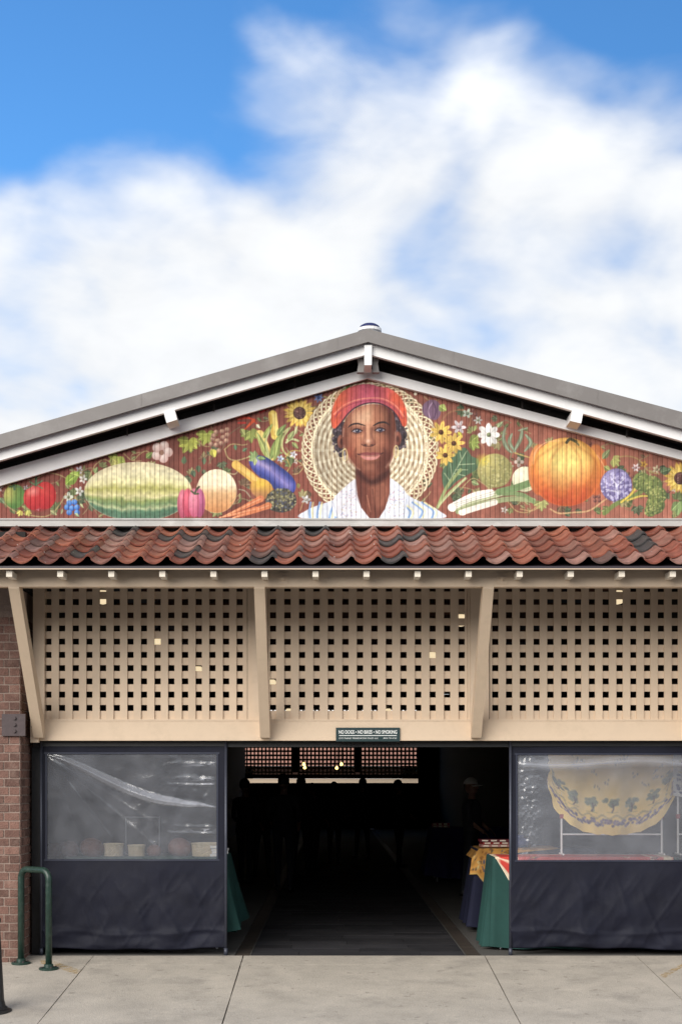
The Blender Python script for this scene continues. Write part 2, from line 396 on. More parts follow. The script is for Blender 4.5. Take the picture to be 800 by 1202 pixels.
box(bm, -.812, -.802, .03, 37, -.011, .001); box(bm, 1.302, 1.312, .03, 37, -.011, .001)
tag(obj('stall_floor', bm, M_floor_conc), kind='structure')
bm = BM()
for a, b in ((-.955, -.815), (1.315, 1.455)):
    y = .03
    while y < 24:
        box(bm, a+.004, b-.004, y, y+.047, -.02, -.004); y += .055
tag(obj('drain_strip', bm, M_strip), kind='structure')

# ------------------------------------------------------------------ market hall
AX = 431.6
hall = empty('market_hall', (0.35, 0, 0)); tag(hall, 'open fronted brick market hall with painted gable, red pantile eave and tan lattice screens', 'market hall')
def part(name, bm, m, smooth=False, bevel=0.0, parent=None):
    o = obj(name, bm, m, None, smooth, bevel); pr = parent or hall
    o.parent = pr
    o.matrix_parent_inverse = Matrix.Translation(-Vector((0.35, 0, 0)))if pr is hall else pr.matrix_basis.inverted()
    return o
XL, XR = -4.67, 5.36
# brick piers as real bricks
def brickwork(bm, o, u, nrm, length, h, cl=.0815, L1=.205, gap=.014, start=0, close=True):
    "o origin, u run direction, nrm outward normal"
    o = Vector(o); u = Vector(u); nrm = Vector(nrm); n = int(h/cl); wv = Vector((0,0,1))
    for r in range(n):
        header = r % 2 == 1
        x = 0.0
        seq = []
        while x < length-.02:
            ln = (L1*.5 if (header and len(seq) % 2 == 0) else L1)
            if x == 0 and not header and start: ln = L1*.75
            ln = min(ln, length-x); seq.append((x, ln)); x += ln
        for x, ln in seq:
            jx = random.uniform(-.002, .002); pr = random.uniform(.004, .011)
            a = o+u*(x+gap/2+jx)+wv*(r*cl+gap/2)
            vs = []
            for dz in (0, cl-gap):
                for du, dn in ((0, 0), (ln-gap, 0), (ln-gap, pr), (0, pr)):
                    vs.append(bm.verts.new(a+u*du+nrm*dn+wv*dz))
            q = vs
            for f in ((0,1,2,3),(4,7,6,5),(3,2,6,7),(0,3,7,4),(1,5,6,2)): bm.faces.new([q[i] for i in f])
PF = -.30; PX1 = -2.975; PZ0 = -.14
def pier(side):
    bm = BM()
    if side < 0:
        box(bm, XL, PX1-.012, PF+.006, .35, PZ0, 3.55)
    else: box(bm, 3.63+.012, XR, PF+.006, .35, PZ0, 3.55)
    m = part('mortar_core', bm, M_mortar)
    bm = BM()
    if side < 0:
        brickwork(bm, (PX1-.012, PF+.006, PZ0+.002), (-1,0,0), (0,-1,0), 1.66, 3.5, start=1)
        brickwork(bm, (PX1-.012, PF+.006, PZ0+.002), (0,1,0), (1,0,0), .62, 3.5)
    else:
        brickwork(bm, (3.642, PF+.006, PZ0+.002), (1,0,0), (0,-1,0), 1.7, 3.5, start=1)
        brickwork(bm, (3.642, PF+.006, PZ0+.002), (0,1,0), (-1,0,0), .62, 3.5)
    return m, part('brick_pier', bm, M_brick, bevel=.0)
mm, bp = pier(-1); mm2, bp2 = pier(1)
# interior shell: side walls and timber roof
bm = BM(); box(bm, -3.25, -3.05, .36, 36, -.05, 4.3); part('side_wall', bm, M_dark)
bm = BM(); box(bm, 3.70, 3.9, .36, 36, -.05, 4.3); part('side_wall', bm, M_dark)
APZ = P(AX, 405, -.6).z
apx = P(AX, 400, -.6).x
def rake(px, ap, sl, sr):      # pixel line of a raking member
    return ap + (AX-px)*sl if px < AX else ap + (px-AX)*sr
LX, RX = -185, 1045
def rake_band(top, bot, Y, th, mats, name, side):
    bm = BM(); e = LX if side < 0 else RX
    (ta, tl, tr), (ba, bl, br) = top, bot
    pprism(bm, [(AX, ta), (e, rake(e, ta, tl, tr)), (e, rake(e, ba, bl, br)), (AX, ba)], Y, th)
    return part(name, bm, mats)
GT = (386, .287, .265); GB = (401, .29, .277); WB = (415.6, .2895, .2775); TU = (432.2, .277, .264); TL = (443.8, .293, .2605)
for s in (-1, 1):
    rake_band(GT, GB, -.36, .03, M_grey, 'metal_fascia', s)
    rake_band((GB[0]-4, GB[1], GB[2]), WB, -.30, .05, M_white, 'barge_board', s)
    rake_band(TU, TL, -.075, .07, M_white, 'rake_trim', s)
# thin lip and seam joints on the fascia
bm = BM()
for s, e in ((-1, LX), (1, RX)):
    pprism(bm, [(AX, GB[0]-1.2), (e, rake(e, GB[0]-1.2, GB[1], GB[2])), (e, rake(e, GB[0]+.2, GB[1], GB[2])), (AX, GB[0]+.2)], -.366, .012)
for px in (531, 165, 395, 700):
    yt = rake(px, *GT); yb = rake(px, *GB); pprism(bm, [(px, yt), (px+1.0, yt+.28), (px+1.0, yb), (px, yb)], -.363, .01)
part('drip_lip', bm, M_grey)
# roof sheets and soffit: run from the front overhang to the far end
def roof_sheet(line, Yref, y0, y1, th, m, name):
    for s, e in ((-1, LX), (1, RX)):
        a = P(AX, line[0], Yref); b = P(e, rake(e, *line), Yref); bm = BM()
        prism(bm, [(a.x, a.z), (b.x, b.z), (b.x, b.z-th), (a.x, a.z-th)], y0, y1); part(name, bm, m)
roof_sheet((388, .287, .265), -.36, -.328, 37.2, .035, M_grey, 'roof')
roof_sheet((407, .2895, .2775), -.30, -.248, 37.0, .03, M_soff, 'soffit')
# outrigger blocks and ridge beam end
bm = BM(); pprism(bm, [(192.2, 484.5), (205, 481), (208, 492.5), (195.5, 496.5)], -.33, .32); part('outrigger', bm, M_white, bevel=.004)
bm = BM(); pprism(bm, [(671, 481.5), (684, 484.5), (681.5, 497), (668.5, 494)], -.33, .32); part('outrigger', bm, M_white, bevel=.004)
bm = BM(); pprism(bm, [(427.3, 405), (436.3, 405), (436, 428.5), (427.5, 428.5)], -.34, .33); part('ridge_beam', bm, M_white, bevel=.004)
for s in (-1, 1):
    c = 431.8; bm = BM()
    pprism(bm, [(c+s*5, 417), (c+s*13, 419.5), (c+s*11.5, 427), (c+s*13, 437), (c+s*5, 437)], -.22, .06)
    part('ridge_bracket', bm, M_grey)
# small purlin stubs in the shaded gap
for px in (148, 250, 345, 540, 612, 735, -40, 900):
    bm = BM(); y = rake(px, 425, .283, .27); pprism(bm, [(px, y-4), (px+1.6, y-4), (px+1.6, y+5), (px, y+5)], -.12, .05)
    part('purlin_stub', bm, M_soff)
# gable wall behind the mural (closes the hall above the lattice)
bm = BM(); a = P(AX, 420, 0)
prism(bm, [(XL, 4.12), (XR, 4.12), (P(RX, rake(RX, *TU), 0).x, P(RX, rake(RX, *TU), 0).z+.03), (a.x, a.z-.02), (P(LX, rake(LX, *TU), 0).x, P(LX, rake(LX, *TU), 0).z+.03)], .02, .14)
part('gable_wall', bm, M_soff)
# roof vent on the ridge
rz = P(AX, 386, -.36).z; vt = P(433.5, 380.8, 1.0)
bm = BM(); lathe(bm, [(.05, rz-.05), (.05, rz+.2), (.085, rz+.22), (.10, vt.z-.085), (.125, vt.z-.08), (.125, vt.z-.052), (.10, vt.z-.05)], 20, (vt.x, 1.0, 0))
ven = part('roof_vent', bm, M_white, smooth=False)
bm = BM(); lathe(bm, [(.105, vt.z-.05), (.112, vt.z-.042), (.10, vt.z-.022), (.07, vt.z-.004), (.03, vt.z+.003), (.005, vt.z+.004)], 20, (vt.x, 1.0, 0)); 
o = obj('vent_cap', bm, mat('navy_enamel', (.012,.018,.09,1), .75, .1), ven, True)
# flashing ledge below the mural
bm = BM()
zt, zb = P(0, 608.8, -.09).z, P(0, 617.6, -.09).z
box(bm, XL, XR, -.09, .02, zb, zt)
box(bm, XL, XR, -.10, .02, zt-.012, zt+.002)
part('ledge_flashing', bm, mat('weathered_flashing', (.42,.41,.39,1), .5, .1, 10, dirt=(.75,.74,.72,1), dirt_amt=.8, dirt_scale=6, stretch=(.3,1,1)))

# ---- pantile eave roof
ZE, ZW, YEV = 3.600, 4.135, -1.43
pent = part('tile_roof', (lambda b: (prism_yz(b), b)[1])(BM()) if False else BM(), M_purple)
def tile_mesh():
    bm = BM(); wt = .2305; n = 14; run = math.hypot(-YEV, ZW-ZE); sl_ = math.atan2(ZW-ZE, -YEV); rows = 6; ex = (run+.02)/rows
    ca, sa = math.cos(sl_), math.sin(sl_)
    def prof(u):
        return -.040*math.sin(math.pi*u/.74)**.9 if u < .74 else .030*math.sin(math.pi*(u-.74)/.30)
    nx = int((XR-XL)/wt)
    for r in range(rows):
        for i in range(nx):
            x0 = XL+.02+i*wt+random.uniform(-.003, .003); jr = random.uniform(-.004, .004); jz = random.uniform(-.002, .003)
            ln = ex+.055; rings = []
            for (t, h) in ((0, .026), (.02, .0275), (ln, .0)):
                for dz in (0, -.016):
                    row = []
                    for k in range(n+1):
                        u = k/n*1.04; z = prof(u)+h+dz+.045+jz; s_ = r*ex+t+jr*(1-t/ln)
                        # local: s_ up the slope, z normal to it
                        row.append(bm.verts.new((x0+u*wt, YEV+s_*ca-z*sa, ZE+s_*sa+z*ca)))
                    rings.append(row)
            a, b, c, d, e, f = rings   # top0,bot0,top1,bot1,top2,bot2
            for p, q in ((a, c), (c, e), (f, d), (d, b), (b, a)):
                for k in range(n): bm.faces.new((p[k], p[k+1], q[k+1], q[k]))
            for k in (0, n):
                bm.faces.new((a[k], b[k], d[k], c[k])); bm.faces.new((c[k], d[k], f[k], e[k]))
    return bm
bpy.data.objects.remove(pent)
bm = BM()
vs = []
run_ = [(YEV+.0, ZE-.01), (.0, ZW-.01), (.0, ZW-.035), (YEV+.0, ZE-.035)]
a = [bm.verts.new((XL, y, z)) for y, z in run_]; b = [bm.verts.new((XR, y, z)) for y, z in run_]
bm.faces.new(a); bm.faces.new(b[::-1])
for i in range(4): bm.faces.new((a[i], b[i], b[(i+1)%4], a[(i+1)%4]))
pent = part('eave_roof', bm, M_purple)
def tile_mat():
    m = bpy.data.materials.new('clay_pantile'); m.use_nodes = True; t = m.node_tree; n = t.nodes; l = t.links; b = n['Principled BSDF']
    b.inputs['Roughness'].default_value = .55; b.inputs['Specular IOR Level'].default_value = .4
    g = n.new('ShaderNodeNewGeometry'); cr = n.new('ShaderNodeValToRGB'); e = cr.color_ramp; e.interpolation = 'CONSTANT'
    cols = [(0,(.22,.065,.042)),(.14,(.27,.088,.06)),(.28,(.29,.13,.10)),(.42,(.32,.11,.07)),(.54,(.18,.068,.052)),(.64,(.34,.18,.145)),(.80,(.055,.052,.052)),(.86,(.36,.13,.08)),(.91,(.25,.15,.13)),(.96,(.14,.085,.075))]
    while len(e.elements) < len(cols): e.elements.new(.5)
    for q, (p, c) in zip(e.elements, cols): q.position = p; q.color = c+(1,)
    l.new(g.outputs['Random Per Island'], cr.inputs[0])
    c = n.new('ShaderNodeTexCoord'); tx = n.new('ShaderNodeTexNoise'); tx.inputs['Scale'].default_value = 14; tx.inputs['Detail'].default_value = 9; tx.inputs['Roughness'].default_value = .7; l.new(c.outputs['Object'], tx.inputs['Vector'])
    mr = n.new('ShaderNodeMapRange'); mr.inputs['From Min'].default_value = .3; mr.inputs['From Max'].default_value = .7; mr.inputs['To Min'].default_value = .5; mr.inputs['To Max'].default_value = 1.2; l.new(tx.outputs['Fac'], mr.inputs['Value'])
    hs = n.new('ShaderNodeHueSaturation'); l.new(cr.outputs[0], hs.inputs['Color']); l.new(mr.outputs[0], hs.inputs['Value'])
    t2 = n.new('ShaderNodeTexNoise'); t2.inputs['Scale'].default_value = 26; t2.inputs['Detail'].default_value = 4; l.new(c.outputs['Object'], t2.inputs['Vector'])
    m2 = n.new('ShaderNodeMapRange'); m2.inputs['From Min'].default_value = .70; m2.inputs['From Max'].default_value = .74; l.new(t2.outputs['Fac'], m2.inputs['Value'])
    x = n.new('ShaderNodeMix'); x.data_type = 'RGBA'; l.new(m2.outputs[0], x.inputs[0]); l.new(hs.outputs[0], x.inputs[6]); x.inputs[7].default_value = (.6,.6,.57,1)
    t4 = n.new('ShaderNodeTexNoise'); t4.inputs['Scale'].default_value = 2.2; t4.inputs['Detail'].default_value = 8; l.new(c.outputs['Object'], t4.inputs['Vector'])
    m4 = n.new('ShaderNodeMapRange'); m4.inputs['From Min'].default_value = .5; m4.inputs['From Max'].default_value = .7; m4.inputs['To Max'].default_value = .4; l.new(t4.outputs['Fac'], m4.inputs['Value'])
    x2 = n.new('ShaderNodeMix'); x2.data_type = 'RGBA'; l.new(m4.outputs[0], x2.inputs[0]); l.new(x.outputs[2], x2.inputs[6]); x2.inputs[7].default_value = (.14,.085,.07,1)
    l.new(x2.outputs[2], b.inputs['Base Color'])
    bp = n.new('ShaderNodeBump'); bp.inputs['Strength'].default_value = .35; bp.inputs['Distance'].default_value = .01; l.new(tx.outputs['Fac'], bp.inputs['Height']); l.new(bp.outputs[0], b.inputs['Normal'])
    return m
def sub(name, bm, m, parent, smooth=False, bevel=0.0):   # sub-part given in world coordinates
    o = obj(name, bm, m, parent, smooth, bevel)
    o.matrix_parent_inverse = Matrix.Translation(-Vector((0.35, 0, 0))) if parent is hall else Matrix.Identity(4)
    return o
sub('roof_tiles', tile_mesh(), tile_mat(), pent)
bm = BM(); box(bm, XL, XR, YEV-.012, YEV+.018, ZE-.026, ZE-.004); sub('drip_edge', bm, M_purple, pent)
bm = BM(); box(bm, XL, XR, YEV-.018, YEV+.014, ZE-.033, ZE-.0255); sub('drip_trim', bm, M_tan, pent)
# rafter tails
for k in range(-3, 18):
    px = 11+59.85*k; x = (px-VX)/(F/(D-1.40))
    if not (XL < x < XR): continue
    z = P(0, 673.6, -1.40).z
    bm = BM(); box(bm, x-.026, x+.026, -1.40, -1.10, z-.025, z+.027); sub('rafter_tail', bm, M_cream, pent, bevel=.003)
# eave beam
zb, zt = P(0, 688.6, -1.2).z, P(0, 667, -1.2).z
bm = BM(); box(bm, XL+.1, XR-.1, -1.2, -1.09, zb, zt); eb = part('eave_beam', bm, M_tan, bevel=.006)
for px in (331.5, 589):
    c = P(px, 679, -1.2)
    bm = BM(); box(bm, c.x-.045, c.x+.045, -1.207, -1.199, c.z-.05, c.z+.05); pl = sub('bolt_plate', bm, M_tan, eb, bevel=.002)
    bm = BM(); tube(bm, [(c.x, -1.206, c.z), (c.x, -1.222, c.z)], .022, 8); tube(bm, [(c.x, -1.222, c.z), (c.x, -1.232, c.z)], .011, 8); sub('bolt', bm, M_tan, pl)
# braces
BZ0 = P(0, 866, -.10).z
for bx_ in (-2.845, -.652, 1.392, 3.47):
    bm = BM(); hw = .048; z1 = zb+.004
    prof = [(-.052, BZ0), (-.155, BZ0), (-.155, BZ0+.02), (-1.19, z1), (-1.095, z1), (-.92, z1), (-.052, BZ0+.16)]
    prof = [(-.052, BZ0), (-.13, BZ0), (-1.197, z1-.02), (-1.197, z1), (-1.05, z1), (-.052, BZ0+.135)]
    a = [bm.verts.new((bx_-hw, y, z)) for y, z in prof]; b = [bm.verts.new((bx_+hw, y, z)) for y, z in prof]
    bm.faces.new(a); bm.faces.new(b[::-1])
    for i in range(len(prof)): bm.faces.new((a[i], b[i], b[(i+1)%len(prof)], a[(i+1)%len(prof)]))
    part('brace', bm, M_tan, bevel=.005)
# lintel
LZ0, LZ1 = P(0, 869.3, -.05).z, P(0, 845.5, -.05).z
bm = BM(); box(bm, -2.93, 3.60, -.05, .06, LZ0, LZ1); part('lintel', bm, M_tan, bevel=.006)
bm = BM(); box(bm, -2.93, 3.60, -.056, .05, LZ1-.006, LZ1+.010); part('lintel_cap', bm, M_tan, bevel=.003)
# lattice screens
def lattice(px0, n, pitch, first_c, lo, hi, Y=0.0, name='lattice_screen', zlo=None, zhi=None, rows=None, m=M_tan2, mp=M_tan, par=None):
    "first_c: pixel x of first hole centre"
    s = (D+Y)/F
    bm = BM()
    hw = 3.7*s; hz = 3.5*s
    xl, xr = (lo-VX)*s, (hi-VX)*s
    # vertical slats between hole centres
    cs = [(first_c+pitch*i-VX)*s for i in range(n)]
    edges = [xl]+[v for c in cs for v in (c-hw, c+hw)]+[xr]
    for i in range(0, len(edges), 2):
        j = random.uniform(-.0012, .0012)
        box(bm, edges[i]+j, edges[i+1]+j, Y, Y+.018, zlo, zhi)
    rws = rows
    for i in range(len(rws)+1):
        a = zlo+.002 if i == 0 else rws[i-1]+hz
        b = zhi-.002 if i == len(rws) else rws[i]-hz
        if b > a: 
            j = random.uniform(-.0015, .0015); box(bm, xl+.002, xr-.002, Y+.0185, Y+.036, a+j, b+j)
    return bm
ROWP = 15.55
rows = [EYE+(HY-(831-ROWP*i))*(D+.02)/F for i in range(0, 12)]
ZL0, ZL1 = LZ1+.006, 3.60
for (fc, pitch, n, lo, hi) in ((57.0, 16.02, 15, 52, 290), (320.3, 17.0, 14, 314.5, 548), (580.7, 16.2, 14, 574, 803)):
    bm = lattice(0, n, pitch, fc, lo, hi, .0, zlo=ZL0, zhi=ZL1, rows=rows); part('lattice_screen', bm, M_tan2)
# posts / mullions
def pb(px0, px1, Y0, Y1, z0, z1, name='post', m=M_tan, bev=.005):
    s = (D+Y0)/F; bm = BM(); box(bm, (px0-VX)*s, (px1-VX)*s, Y0, Y1, z0, z1); return part(name, bm, m, bevel=bev)
pb(39, 52.5, -.018, .1, LZ1+.008, 3.62)
pb(290.5, 296, -.014, .08, LZ1+.008, 3.62); pb(296, 314, -.026, .09, LZ1+.008, 3.62)
pb(548.5, 551.5, -.014, .08, LZ1+.008, 3.62); pb(551.8, 573.5, -.026, .09, LZ1+.008, 3.62)
pb(803.5, 822, -.018, .1, LZ1+.008, 3.62)
# tan wall strip above the lattice
bm = BM(); box(bm, -2.93, 3.6, .0, .1, 3.602, 4.10); part('header_board', bm, M_tan)
bm = BM(); box(bm, XL, -2.94, -.28, .1, 3.56, 4.1); part('pier_head', bm, M_dark)
bm = BM(); box(bm, 3.61, XR, -.28, .1, 3.56, 4.1); part('pier_head', bm, M_dark)
# steel anchor plates on the pier
def plate(cx, cy):
    c = P(cx, cy, -.318); bm = BM(); box(bm, c.x-.112, c.x+.112, -.332, -.300, c.z-.105, c.z+.105); pl = part('anchor_plate', bm, M_bolt, bevel=.004)
    for dz in (-.06, .002, .064):
        bm = BM(); tube(bm, [(c.x+.01, -.331, c.z+dz), (c.x+.01, -.350, c.z+dz)], .017, 6); sub('bolt', bm, M_bolt, pl)
plate(16.5, 851)
c = P(39.5, 853, -.09); bm = BM(); box(bm, c.x-.028, c.x+.05, -.1, -.05, LZ0-.02, LZ1-.01); tp = part('beam_shoe', bm, M_tan, bevel=.004)
bm = BM(); tube(bm, [(c.x-.004, -.1, c.z), (c.x-.004, -.112, c.z)], .016, 8); sub('bolt', bm, M_bolt, tp)
# header rail behind the curtains, door jamb on the left
bm = BM(); box(bm, -2.94, 3.6, .07, .12, LZ0-.06, LZ0+.03); part('track_rail', bm, M_black)
pb(37.5, 51, .10, .16, .0, LZ0-.06, 'door_jamb', M_black)

# ---- timber inside roof: rafters and tie beams
bm = BM()
aW = P(AX, 407, -.30); eL = P(LX, rake(LX, 407, .2895, .2775), -.30); eR = P(RX, rake(RX, 407, .2895, .2775), -.30)
def zroof(x):
    e = eL if x < aW.x else eR; return aW.z+(e.z-aW.z)*(x-aW.x)/(e.x-aW.x)
y = .9
while y < 36:
    for a, b in ((-3.05, aW.x), (aW.x, 3.7)):
        za, zb_ = zroof(a+.001)-.035, zroof(b-.001)-.035
        v = [(a, y, za-.16), (b, y, zb_-.16), (b, y, zb_), (a, y, za)]
        f = [bm.verts.new(p) for p in v]; g2 = [bm.verts.new((p[0], y+.07, p[2])) for p in v]
        bm.faces.new(f); bm.faces.new(g2[::-1])
        for i in range(4): bm.faces.new((f[i], g2[i], g2[(i+1)%4], f[(i+1)%4]))
    y += .9
part('rafters', bm, M_wood)
for y in (2.6, 6.2, 9.8, 13.4, 17, 20.6, 24.2, 27.8, 31.4):
    bm = BM(); box(bm, -3.05, 3.7, y, y+.14, 4.02, 4.22); box(bm, .28, .41, y+.01, y+.13, 4.22, 5.5)
    box(bm, -1.3, -1.2, y+.02, y+.12, 4.22, zroof(-1.25)-.2); box(bm, 1.9, 2.0, y+.02, y+.12, 4.22, zroof(1.95)-.2); part('tie_beam', bm, M_wood)
# ---- far end screen
Yf = 36.0; sf = (D+Yf)/F
for (a, b) in ((279.5, 343.5), (349.5, 417), (422, 490.5)):
    n = 14; pt = (b-a-2.5)/n; bm = BM(); cs = [(a+1.5+pt*(i+.5)-VX)*sf for i in range(n)]
    xl, xr = (a-VX)*sf, (b-VX)*sf; e = [xl]+[v for c in cs for v in (c-.037, c+.037)]+[xr]
    z0, z1 = EYE+(HY-909)*sf, 4.2
    for i in range(0, len(e), 2): box(bm, e[i], e[i+1], Yf, Yf+.018, z0, z1)
    z = z0+.04
    while z < z1: box(bm, xl, xr, Yf+.0185, Yf+.036, z, z+.07); z += .148
    part('far_lattice_screen', bm, M_tan2)
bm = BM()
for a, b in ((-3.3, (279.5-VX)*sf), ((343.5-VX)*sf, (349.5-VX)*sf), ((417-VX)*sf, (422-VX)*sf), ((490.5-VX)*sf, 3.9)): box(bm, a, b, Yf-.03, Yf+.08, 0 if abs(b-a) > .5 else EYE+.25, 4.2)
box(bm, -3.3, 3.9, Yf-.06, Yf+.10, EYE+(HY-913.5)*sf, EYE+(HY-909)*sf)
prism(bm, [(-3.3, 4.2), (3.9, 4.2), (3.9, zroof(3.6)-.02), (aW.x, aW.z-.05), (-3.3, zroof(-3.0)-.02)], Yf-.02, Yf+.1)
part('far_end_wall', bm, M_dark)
bm = BM(); box(bm, -3.2, 3.8, Yf-.12, Yf-.08, 0, 1.585); part('far_end_light_block', bm, M_dark)  # dark sheet added across the far opening to keep daylight out

# ------------------------------------------------------------------ mural
PITCH = .0467
fr = [0, .07, .13, .22, .34, .46, .58, .70, .80, .87, .93]; dp = [.005, .0046, 0, 0, 0, 0, 0, 0, 0, 0, .0046]
x = XL; cols = []; dep = []
while x < XR:
    for a, b in zip(fr, dp): cols.append(x+a*PITCH); dep.append(b)
    x += PITCH
cols = np.array(cols); dep = np.array(dep); S0 = F/D
pxs = VX+cols*S0
nr = 330; pys = np.linspace(609.4, 441, nr)
PXg, PYg = np.meshgrid(pxs, pys)
pt = Painter(PXg, PYg, (124, 62, 50))
# worn brick-red ground, board to board variation
bd = np.floor((cols-XL)/PITCH).astype(int); rs = np.random.RandomState(3); bv = rs.rand(bd.max()+2)
tone = .90+.18*bv[bd][None, :]+.16*(field(PXg, PYg, 37, 1)-.5)+.12*(field(PXg, PYg, 6, 2)-.5)
base = np.array((122, 62, 50))[None, None]*(1-np.clip((PXg-300)/400, 0, 1)[..., None])+np.array((150, 88, 70))[None, None]*np.clip((PXg-300)/400, 0, 1)[..., None]
pt.C = base*tone[..., None]
G1, G2, G3, GY = (95,120,60), (140,150,70), (62,95,60), (180,170,80)
st = pt.stroke
def vine(pts, w=1.3, c=(165,140,90)): st(pts, w, c, op=.9); 
random.seed(21)
for k in range(270):
    x_ = random.uniform(-60, 860); lim_ = rake(x_, TL[0], TL[1], TL[2])+7
    if lim_ > 600: continue
    y_ = random.uniform(lim_, 604); c_ = random.choice([(92,104,62),(120,122,72),(84,92,66),(140,128,84),(105,80,58),(74,88,62)])
    q_ = random.random()
    if q_ < .45: pt.mleaf(x_, y_, random.uniform(6, 11), random.uniform(0, 6.28), c_, random.choice([3, 4, 5]))
    elif q_ < .8:
        a_ = random.uniform(0, 6.28); p_ = [(x_, y_)]
        for i_ in range(5): a_ += random.uniform(-.2, 1.1)*(1 if k % 2 else -1); p_.append((p_[-1][0]+6*math.cos(a_), p_[-1][1]+4.5*math.sin(a_)))
        st(p_, 1.2, random.choice([(165,140,95),(140,125,85),(130,105,75)]), op=.85)
        for z_ in (2, 4): pt.leaf(p_[z_][0], p_[z_][1], 6, 3.6, random.uniform(0, 6), c_)
    elif q_ < .9: pt.flower(x_, y_, random.uniform(3, 5), 5, random.choice([(215,205,195),(200,190,205),(205,190,150)]), (170,150,110))
    else:
        for i_ in range(6): pt.ell(x_+random.gauss(0, 3), y_+random.gauss(0, 3), 1.9, 1.9, (150,95,80), col2=(80,45,45))
# far left / right hidden ends get simple vines
for bx0, sgn in ((0, -1), (800, 1)):
    vine([(bx0, 590), (bx0+sgn*30, 600), (bx0+sgn*60, 588), (bx0+sgn*90, 600)])
    for k in range(4): pt.mleaf(bx0+sgn*(18+k*22), 594, 9, random.uniform(0, 6), G2)
# tomatoes
vine([(0,585),(14,598),(30,604),(52,607),(64,601),(74,588),(78,580)])
vine([(10,571),(24,563),(40,563),(56,556),(70,558),(80,563)])
pt.ell(18, 583, 12.5, 14.2, (190,185,90), col2=(70,115,50), light=(-.7,-.4)); pt.ell(11, 580, 4, 9, (205,190,100), op=.4, soft=4); pt.ell(24,584,4,11,(110,140,60),op=.5,soft=4)
st([(17,570),(18,575)], 2.5, (70,100,70)); st([(12,572),(24,572)], 1.5, (80,110,70))
pt.ell(40, 585, 11.5, 14, (225,85,75), col2=(165,25,30)); pt.ell(54, 582, 12.5, 16, (215,60,55), col2=(175,25,30), light=(-.2,-.3)); pt.ell(46, 590, 13, 9.5, (200,40,42), col2=(165,25,32), op=.9, soft=3)
pt.ell(40,577,5,4,(240,150,140),op=.7,soft=4); st([(36,566),(42,569),(50,565)],1.6,(90,120,80)); st([(43,560),(43,570)],2.4,(70,110,75)); st([(38,571),(33,574)],1.2,(90,120,80)); st([(46,571),(51,574)],1.2,(90,120,80))
pt.mleaf(25,600,7,1.9,(195,180,80),3); pt.mleaf(33,600,7,1.3,(185,180,80),3); pt.leaf(60,600,9,5,.6,(150,150,100)); pt.leaf(74,598,6,3,1.8,(130,130,90))
pt.leaf(78,569,22,12,-.75,(140,175,60)); pt.leaf(83,556,12,7,.3,(165,190,80))
pt.flower(98,563,5,5,(230,225,215),(200,190,160)); pt.flower(94,577,5.5,5,(225,225,215),(190,180,150)); pt.flower(81,584,6,4,(215,220,200),(150,150,110)); pt.flower(0,572,5,5,(220,215,205),(160,150,130)); pt.leaf(0,585,9,6,.8,(110,130,90))
for x, y in ((82,591),(88,590),(79,596),(85,597),(91,596),(82,602),(91,602)): pt.ell(x, y, 3.3, 3.3, (110,160,225), col2=(30,80,170))
pt.leaf(95,592,6,3,.9,(170,170,120)); pt.leaf(89,603,6,3.5,.7,(150,165,120))
# vines over the watermelon
vine([(106,560),(112,547),(122,540),(130,543)]); vine([(146,533),(156,541),(164,534),(172,530),(178,534)]); vine([(100,572),(108,570),(110,560)])
pt.mleaf(139,537,14,2.0,(165,175,75)); pt.mleaf(133,540,9,1.2,(180,175,90),3); pt.leaf(112,556,8,5,-1.2,(130,150,90)); pt.leaf(172,538,10,7,-.7,(120,140,70)); pt.leaf(88,560,8,5,2.5,(150,180,70))
# magnolia/cotton
for k in range(5):
    a = -1.2+k*1.257; pt.ell(190.5+7.2*math.cos(a), 531+7.6*math.sin(a), 5.6, 5.6, (235,215,205), col2=(190,150,140))
pt.ell(190,532,3,3,(140,100,80))
# watermelon
sl, u, v, a = pt.ell(162.5, 577.5, 62.5, 34.5, (225,215,165))
uu, vv = u, v; X = pt.X[sl]; Y = pt.Y[sl]
arc = vv/np.sqrt(np.clip(1-uu*uu*.82, .08, 1))        # bands following the form
tt = (arc+1)/2
wob = .045*(field(X, Y, 9, 5)-.5)+.05*(field(X, Y, 4, 8)-.5)
tt = tt+wob
stops = [(0,(215,200,155)),(.16,(232,222,175)),(.34,(222,214,150)),(.44,(175,172,85)),(.50,(190,185,110)),(.58,(218,208,145)),(.66,(135,150,80)),(.74,(110,138,88)),(.80,(170,180,130)),(.86,(75,115,85)),(1,(70,100,80))]
cc = np.stack([np.interp(tt, [s[0] for s in stops], [s[1][k] for s in stops]) for k in range(3)], -1)
edge_ = np.clip((np.sqrt(u*u+v*v)-.93)/.07, 0, 1)[..., None]; cc = cc*(1-edge_*.12)+np.array((235,220,190))*edge_*.12
cc *= (.84+.20*field(X, Y, 3.2, 9))[..., None]
pt.put(sl, a, cc)
